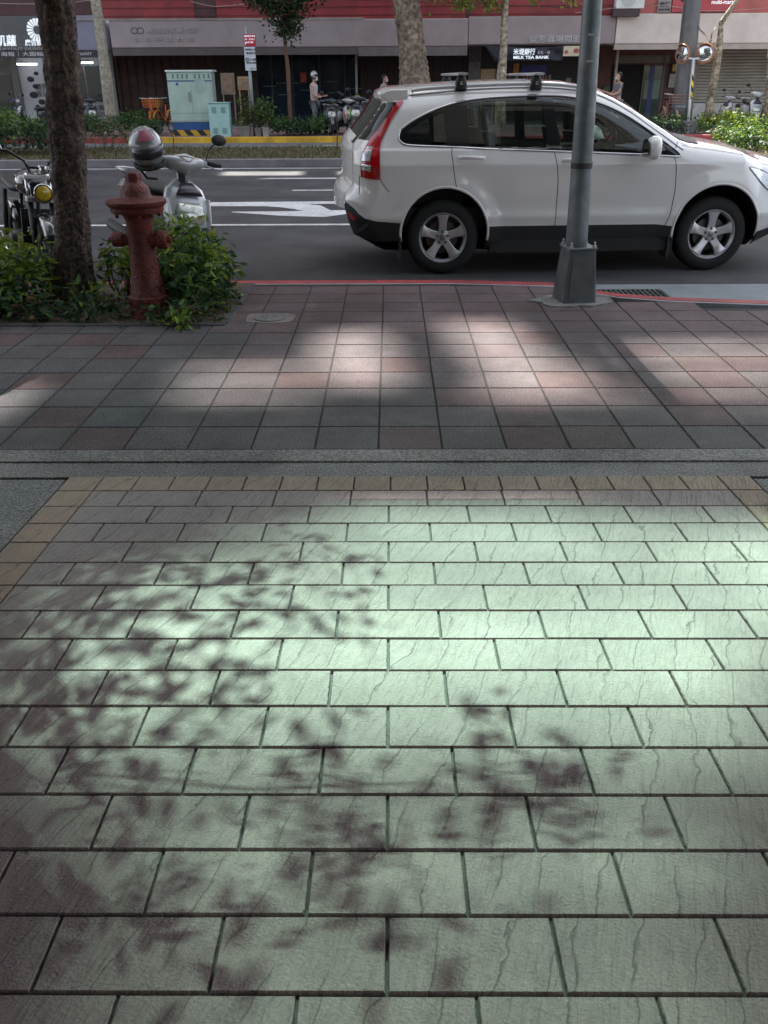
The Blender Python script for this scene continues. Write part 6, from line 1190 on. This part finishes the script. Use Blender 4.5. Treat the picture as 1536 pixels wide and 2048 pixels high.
def person(label, shirt, trousers, arms, sleeve=.35, shorts=False, short_hair=True, mask=True, head_tilt=0., group=None):
    # local: faces +x, feet at z=0, height about 1.70
    p = thing('person', label, 'person', (0, 0, 0), group=group); pel = (0, 0, .93)
    legs = []
    for q, dx in ((-1, .04), (1, -.05)):
        legs.append([(pel, (.13, .15)), ((0, q * .09, .86), .088), ((dx * .5 + .02, q * .10, .48), .058), ((dx * .6, q * .10, .30), .055), ((dx, q * .105, .08), .038), ((dx + .03, q * .11, .035), (.04, .035)), ((dx + .14, q * .125, .03), (.04, .028))])
    torso = [(pel, (.13, .15)), ((0, 0, 1.10), (.105, .135)), ((.0, 0, 1.28), (.11, .155)), ((-.005, 0, 1.40), (.085, .14)), ((0, 0, 1.47), .052), ((.02, 0, 1.54), .05)]
    al_ = []
    for q, pts in zip((-1, 1), arms): al_.append([((-.005, 0, 1.40), (.085, .14)), ((-.01, q * .165, 1.39), .052)] + [(pt_, r_) for pt_, r_ in zip(pts, (.040, .036, .026))])
    body_ = skinmesh([torso] + legs + al_, 'body', skin, p)
    # head with a face
    hd = MB(); hc_ = Vector((.03, 0, 1.61)); hd.loft([((.01, 0, 1.49), (.045, 0, 0), (0, .05, 0), 2), ((.045, 0, 1.515), (.062, 0, 0), (0, .052, 0), 2.2), ((.04, 0, 1.55), (.078, 0, 0), (0, .064, 0), 2.2), ((.03, 0, 1.60), (.09, 0, 0), (0, .072, 0), 2.1), ((.025, 0, 1.65), (.092, 0, 0), (0, .075, 0), 2), ((.015, 0, 1.69), (.075, 0, 0), (0, .062, 0), 2), ((.01, 0, 1.712), (.03, 0, 0), (0, .03, 0), 2)], 20)
    hd.loft([((.118, 0, 1.625), (.008, 0, 0), (0, .008, 0), 2), ((.130, 0, 1.595), (.012, 0, 0), (0, .012, 0), 2), ((.116, 0, 1.58), (.01, 0, 0), (0, .016, 0), 2)], 8)
    for q in (-1, 1): hd.ell((.02, q * .073, 1.60), .018, .009, .03, 8, 6)
    hd_ = hd.build('head', skin, p, smooth=True); ey = MB()
    for q in (-1, 1): ey.ell((.112, q * .03, 1.622), .006, .013, .006, 8, 5)
    ey.ell((.118, 0, 1.555), .004, .02, .004, 8, 4); split_loose(ey.build('face_feature', hairm, hd_, smooth=True))
    hm = MB(); hm.loft([((-.035, 0, 1.55), (.035, 0, 0), (0, .062, 0), 2.2), ((-.02, 0, 1.60), (.062, 0, 0), (0, .079, 0), 2.2), ((0, 0, 1.66), (.09, 0, 0), (0, .083, 0), 2.2), ((.01, 0, 1.70), (.085, 0, 0), (0, .073, 0), 2.1), ((.01, 0, 1.728), (.04, 0, 0), (0, .04, 0), 2)], 20); hm.build('hair', hairm, p, smooth=True)
    if mask: MB().loft([((.088, 0, 1.50), (.04, 0, 0), (0, .05, 0), 2), ((.098, 0, 1.545), (.045, 0, 0), (0, .062, 0), 2.2), ((.102, 0, 1.59), (.03, 0, 0), (0, .055, 0), 2.2)], 14).build('mask', whitew, p, smooth=True)
    # clothes follow the body
    skinmesh([[((0, 0, .90), (.142, .163)), ((0, 0, 1.10), (.120, .150)), ((0, 0, 1.28), (.125, .170)), ((-.005, 0, 1.40), (.100, .150)), ((0, 0, 1.455), .066)]] + [[((-.005, 0, 1.40), (.100, .150)), ((-.01, q * .165, 1.39), .062), (tuple(np.array((-.01, q * .165, 1.39)) * (1 - sleeve * 1.6) + np.array(a_[0]) * sleeve * 1.6), .056)] for q, a_ in zip((-1, 1), arms)], 'shirt', shirt, p)
    hem = .50 if shorts else .10; tc_ = []
    for q, dx in ((-1, .04), (1, -.05)):
        ch = [((0, 0, .95), (.138, .160)), ((0, q * .09, .86), .098), ((dx * .5 + .02, q * .10, .52), .074)]
        if not shorts: ch += [((dx * .6, q * .10, .30), .066), ((dx, q * .105, .10), .055)]
        tc_.append(ch)
    skinmesh(tc_, 'trousers' if not shorts else 'shorts', trousers, p)
    sh = MB()
    for q, dx in ((-1, .04), (1, -.05)): sh.loft([((dx - .04, q * .11, .03), (0, .035, 0), (0, 0, .03), 3), ((dx + .05, q * .115, .04), (0, .045, 0), (0, 0, .042), 3), ((dx + .16, q * .125, .025), (0, .04, 0), (0, 0, .025), 3)], 12)
    split_loose(sh.build('shoe', _m['board_black'], p, smooth=True))
    # hands: palm, four fingers, thumb
    for q, a_ in zip((-1, 1), arms):
        w_, e_ = Vector(a_[2]), Vector(a_[1]); d = (w_ - e_).normalized(); side = d.cross(Vector((0, 0, 1))); side = side.normalized() if side.length > .1 else Vector((1, 0, 0)); up_ = side.cross(d)
        ch = [[(tuple(w_), .024), (tuple(w_ + d * .04), (.032, .018)), (tuple(w_ + d * .08), (.034, .015))]]
        for k, ln in enumerate((.055, .065, .062, .048)):
            b0 = w_ + d * .085 + side * (.027 - k * .018); ch.append([(tuple(w_ + d * .08), (.034, .015)), (tuple(b0), .0095), (tuple(b0 + d * ln * .5 - up_ * .008), .0085), (tuple(b0 + d * ln * .85 - up_ * .026), .007)])
        ch.append([(tuple(w_ + d * .04), (.032, .018)), (tuple(w_ + d * .055 + side * .04), .011), (tuple(w_ + d * .09 + side * .052 - up_ * .015), .009)]); skinmesh(ch, 'hand', skin, p, 1)
    return p
pinks = M('cloth_pinkish', (.58, .50, .55), rough=.9); gtr = M('cloth_grey', (.16, .17, .19), rough=.9, var=.2); bls = M('cloth_blue_grey', (.28, .36, .44), rough=.9); gsh = M('cloth_grey_brown', (.20, .20, .23), rough=.9); lbl = M('cloth_light_blue', (.35, .44, .60), rough=.9); dtr = M('cloth_dark', (.03, .03, .04), rough=.9)
p1 = person('person in a pinkish sleeveless top and grey trousers with a silver helmet beside the scooters', pinks, gtr, [[(.02, -.21, 1.13), (.20, -.17, 1.05), (.30, -.13, 1.07)], [(.02, .21, 1.13), (.2, .17, 1.07), (.3, .12, 1.09)]], sleeve=.05)
hp = onY(627, 158, 29.7); place(p1, hp[0], 29.7, R(-12), FP, 1.0)
h1 = helmet('scooter_helmet', 'shiny silver open helmet worn by the person in the pinkish top', (0, 0, 0), Matrix.Identity(3), M('helmet_silver', (.5, .5, .52), rough=.2, metal=.4, coat=.6), .86)
h1.location = (hp[0] + .02, 29.7, FP + 1.675); h1.rotation_euler.z = R(-12)
bag = MB(); bag.loft([((0, 0, -.09), (.03, 0, 0), (0, .05, 0), 3), ((0, 0, .0), (.045, 0, 0), (0, .08, 0), 3), ((0, 0, .07), (.03, 0, 0), (0, .06, 0), 3)], 12); bg_ = bag.build('shoulder_pouch', black, None, smooth=True, loc=(0, 0, 0)); bg_.location = (hp[0] + .24, 29.62, FP + 1.16); tag(bg_, 'small black pouch held at chest by the helmeted person', 'pouch')
p2 = person('person in a blue-grey shirt and face mask seen behind the car tail', bls, dtr, [[(0, -.23, 1.13), (.06, -.24, .92), (.12, -.22, .84)], [(0, .23, 1.13), (.05, .24, .92), (.1, .22, .84)]])
place(p2, onY(768, 160, 30.8)[0], 30.8, R(-20), FP, .97)
p3 = person('person in a grey-brown shirt and light blue shorts reading something before the dark doorway', gsh, lbl, [[(.05, -.20, 1.15), (.24, -.15, 1.08), (.34, -.08, 1.14)], [(.05, .20, 1.15), (.24, .15, 1.08), (.34, .06, 1.14)]], sleeve=.4, shorts=True)
place(p3, onY(1238, 160, 29.8)[0], 29.8, R(192), FP, .99)
pp_ = MB(); pp_.box(-.06, .06, -.045, .045, -.005, .005); o_ = pp_.build('folded_paper', whitew, None, bevel=.003, loc=(0, 0, 0)); o_.location = (onY(1238, 160, 29.8)[0] - .43, 29.72, FP + 1.17); o_.rotation_euler = (R(20), R(35), R(10)); tag(o_, 'small white folded paper in the hands of the person in shorts', 'paper')

# ---- cables along the red band
for k, (pts, lb_) in enumerate(((((-20, 6), (60, 8), (140, 5), (212, -4)), 'pale cable sagging across the maroon band at the far left'), (((380, 2), (420, 12), (450, 12), (490, 8)), 'pale cable sagging into the dark crown of the thin tree'), (((640, -2), (900, 6), (1200, 16), (1340, 5)), 'dark thin cable running along the red band above the awnings'), (((1150, 26), (1300, 10), (1420, 22), (1560, 14)), 'pinkish cable drooping across the red signs at the right'))):
    m = MB(); q = smooth_poly([onY(a, b, AY - .25) for a, b in pts], 8, closed=False); m.tube([(x, AY - .25 , z) for x, z in q], .011, 5); o_ = m.build('cable', M('cable_%d' % k, ((.35, .3, .27), (.35, .3, .27), (.03, .02, .02), (.45, .3, .28))[k], rough=.6), None, smooth=True, loc=(q[0][0], AY - .25, q[0][1])); tag(o_, lb_, 'cable', 'cables along the opposite building')

# ================================================================ THE ARCADE WE STAND IN
arc = thing('arcade_building', 'building with an open ground-floor arcade over the viewer, with an added green pane tinting the sun', 'building', (0, 3.5, 0))
stucco = M('arcade_stucco', (.42, .39, .34), rough=.85, dirt=.2)
MB().box(-14, 5.2, -8, 3.25, 3.42, 3.7).build('ceiling', stucco, arc); MB().box(-14, 9, -8.2, -8, 0, 3.42).build('back_wall', M('shopfront_warm', (.25, .22, .19), rough=.7, dirt=.2), arc)
for x in (-4.2, 4.6): MB().box(x - .3, x + .3, 2.5, 3.05, .0, 3.42).build('column', stucco, arc, bevel=.02)
MB().box(-14, 5.2, 2.85, 3.105, 3.705, 16).build('unseen_upper_wall', stucco, arc)
gw = MB()
for fl in range(3):
    for k in range(6): gw.box(-13 + k * 3.1, -11.2 + k * 3.1, 3.106, 3.12, 4.8 + fl * 3.4, 6.4 + fl * 3.4)
split_loose(gw.build('window', greyd, arc))
cgl = glass_mat('sun_tint_green', (.70, .945, .875), .0, .05); cgl.node_tree.nodes['Math'].inputs[1].default_value = 0.0
MB().box(-4.2, 4.7, 2.9, 5.66, 3.40, 3.415).build('sun_tint_pane', cgl, arc)  # unseen green pane added to tint the sunlight on the floor
for x in (-4.2, 4.7): MB().box(x - .04, x + .04, 2.9, 5.6, 3.29, 3.39).build('sun_tint_arm', steel, arc)
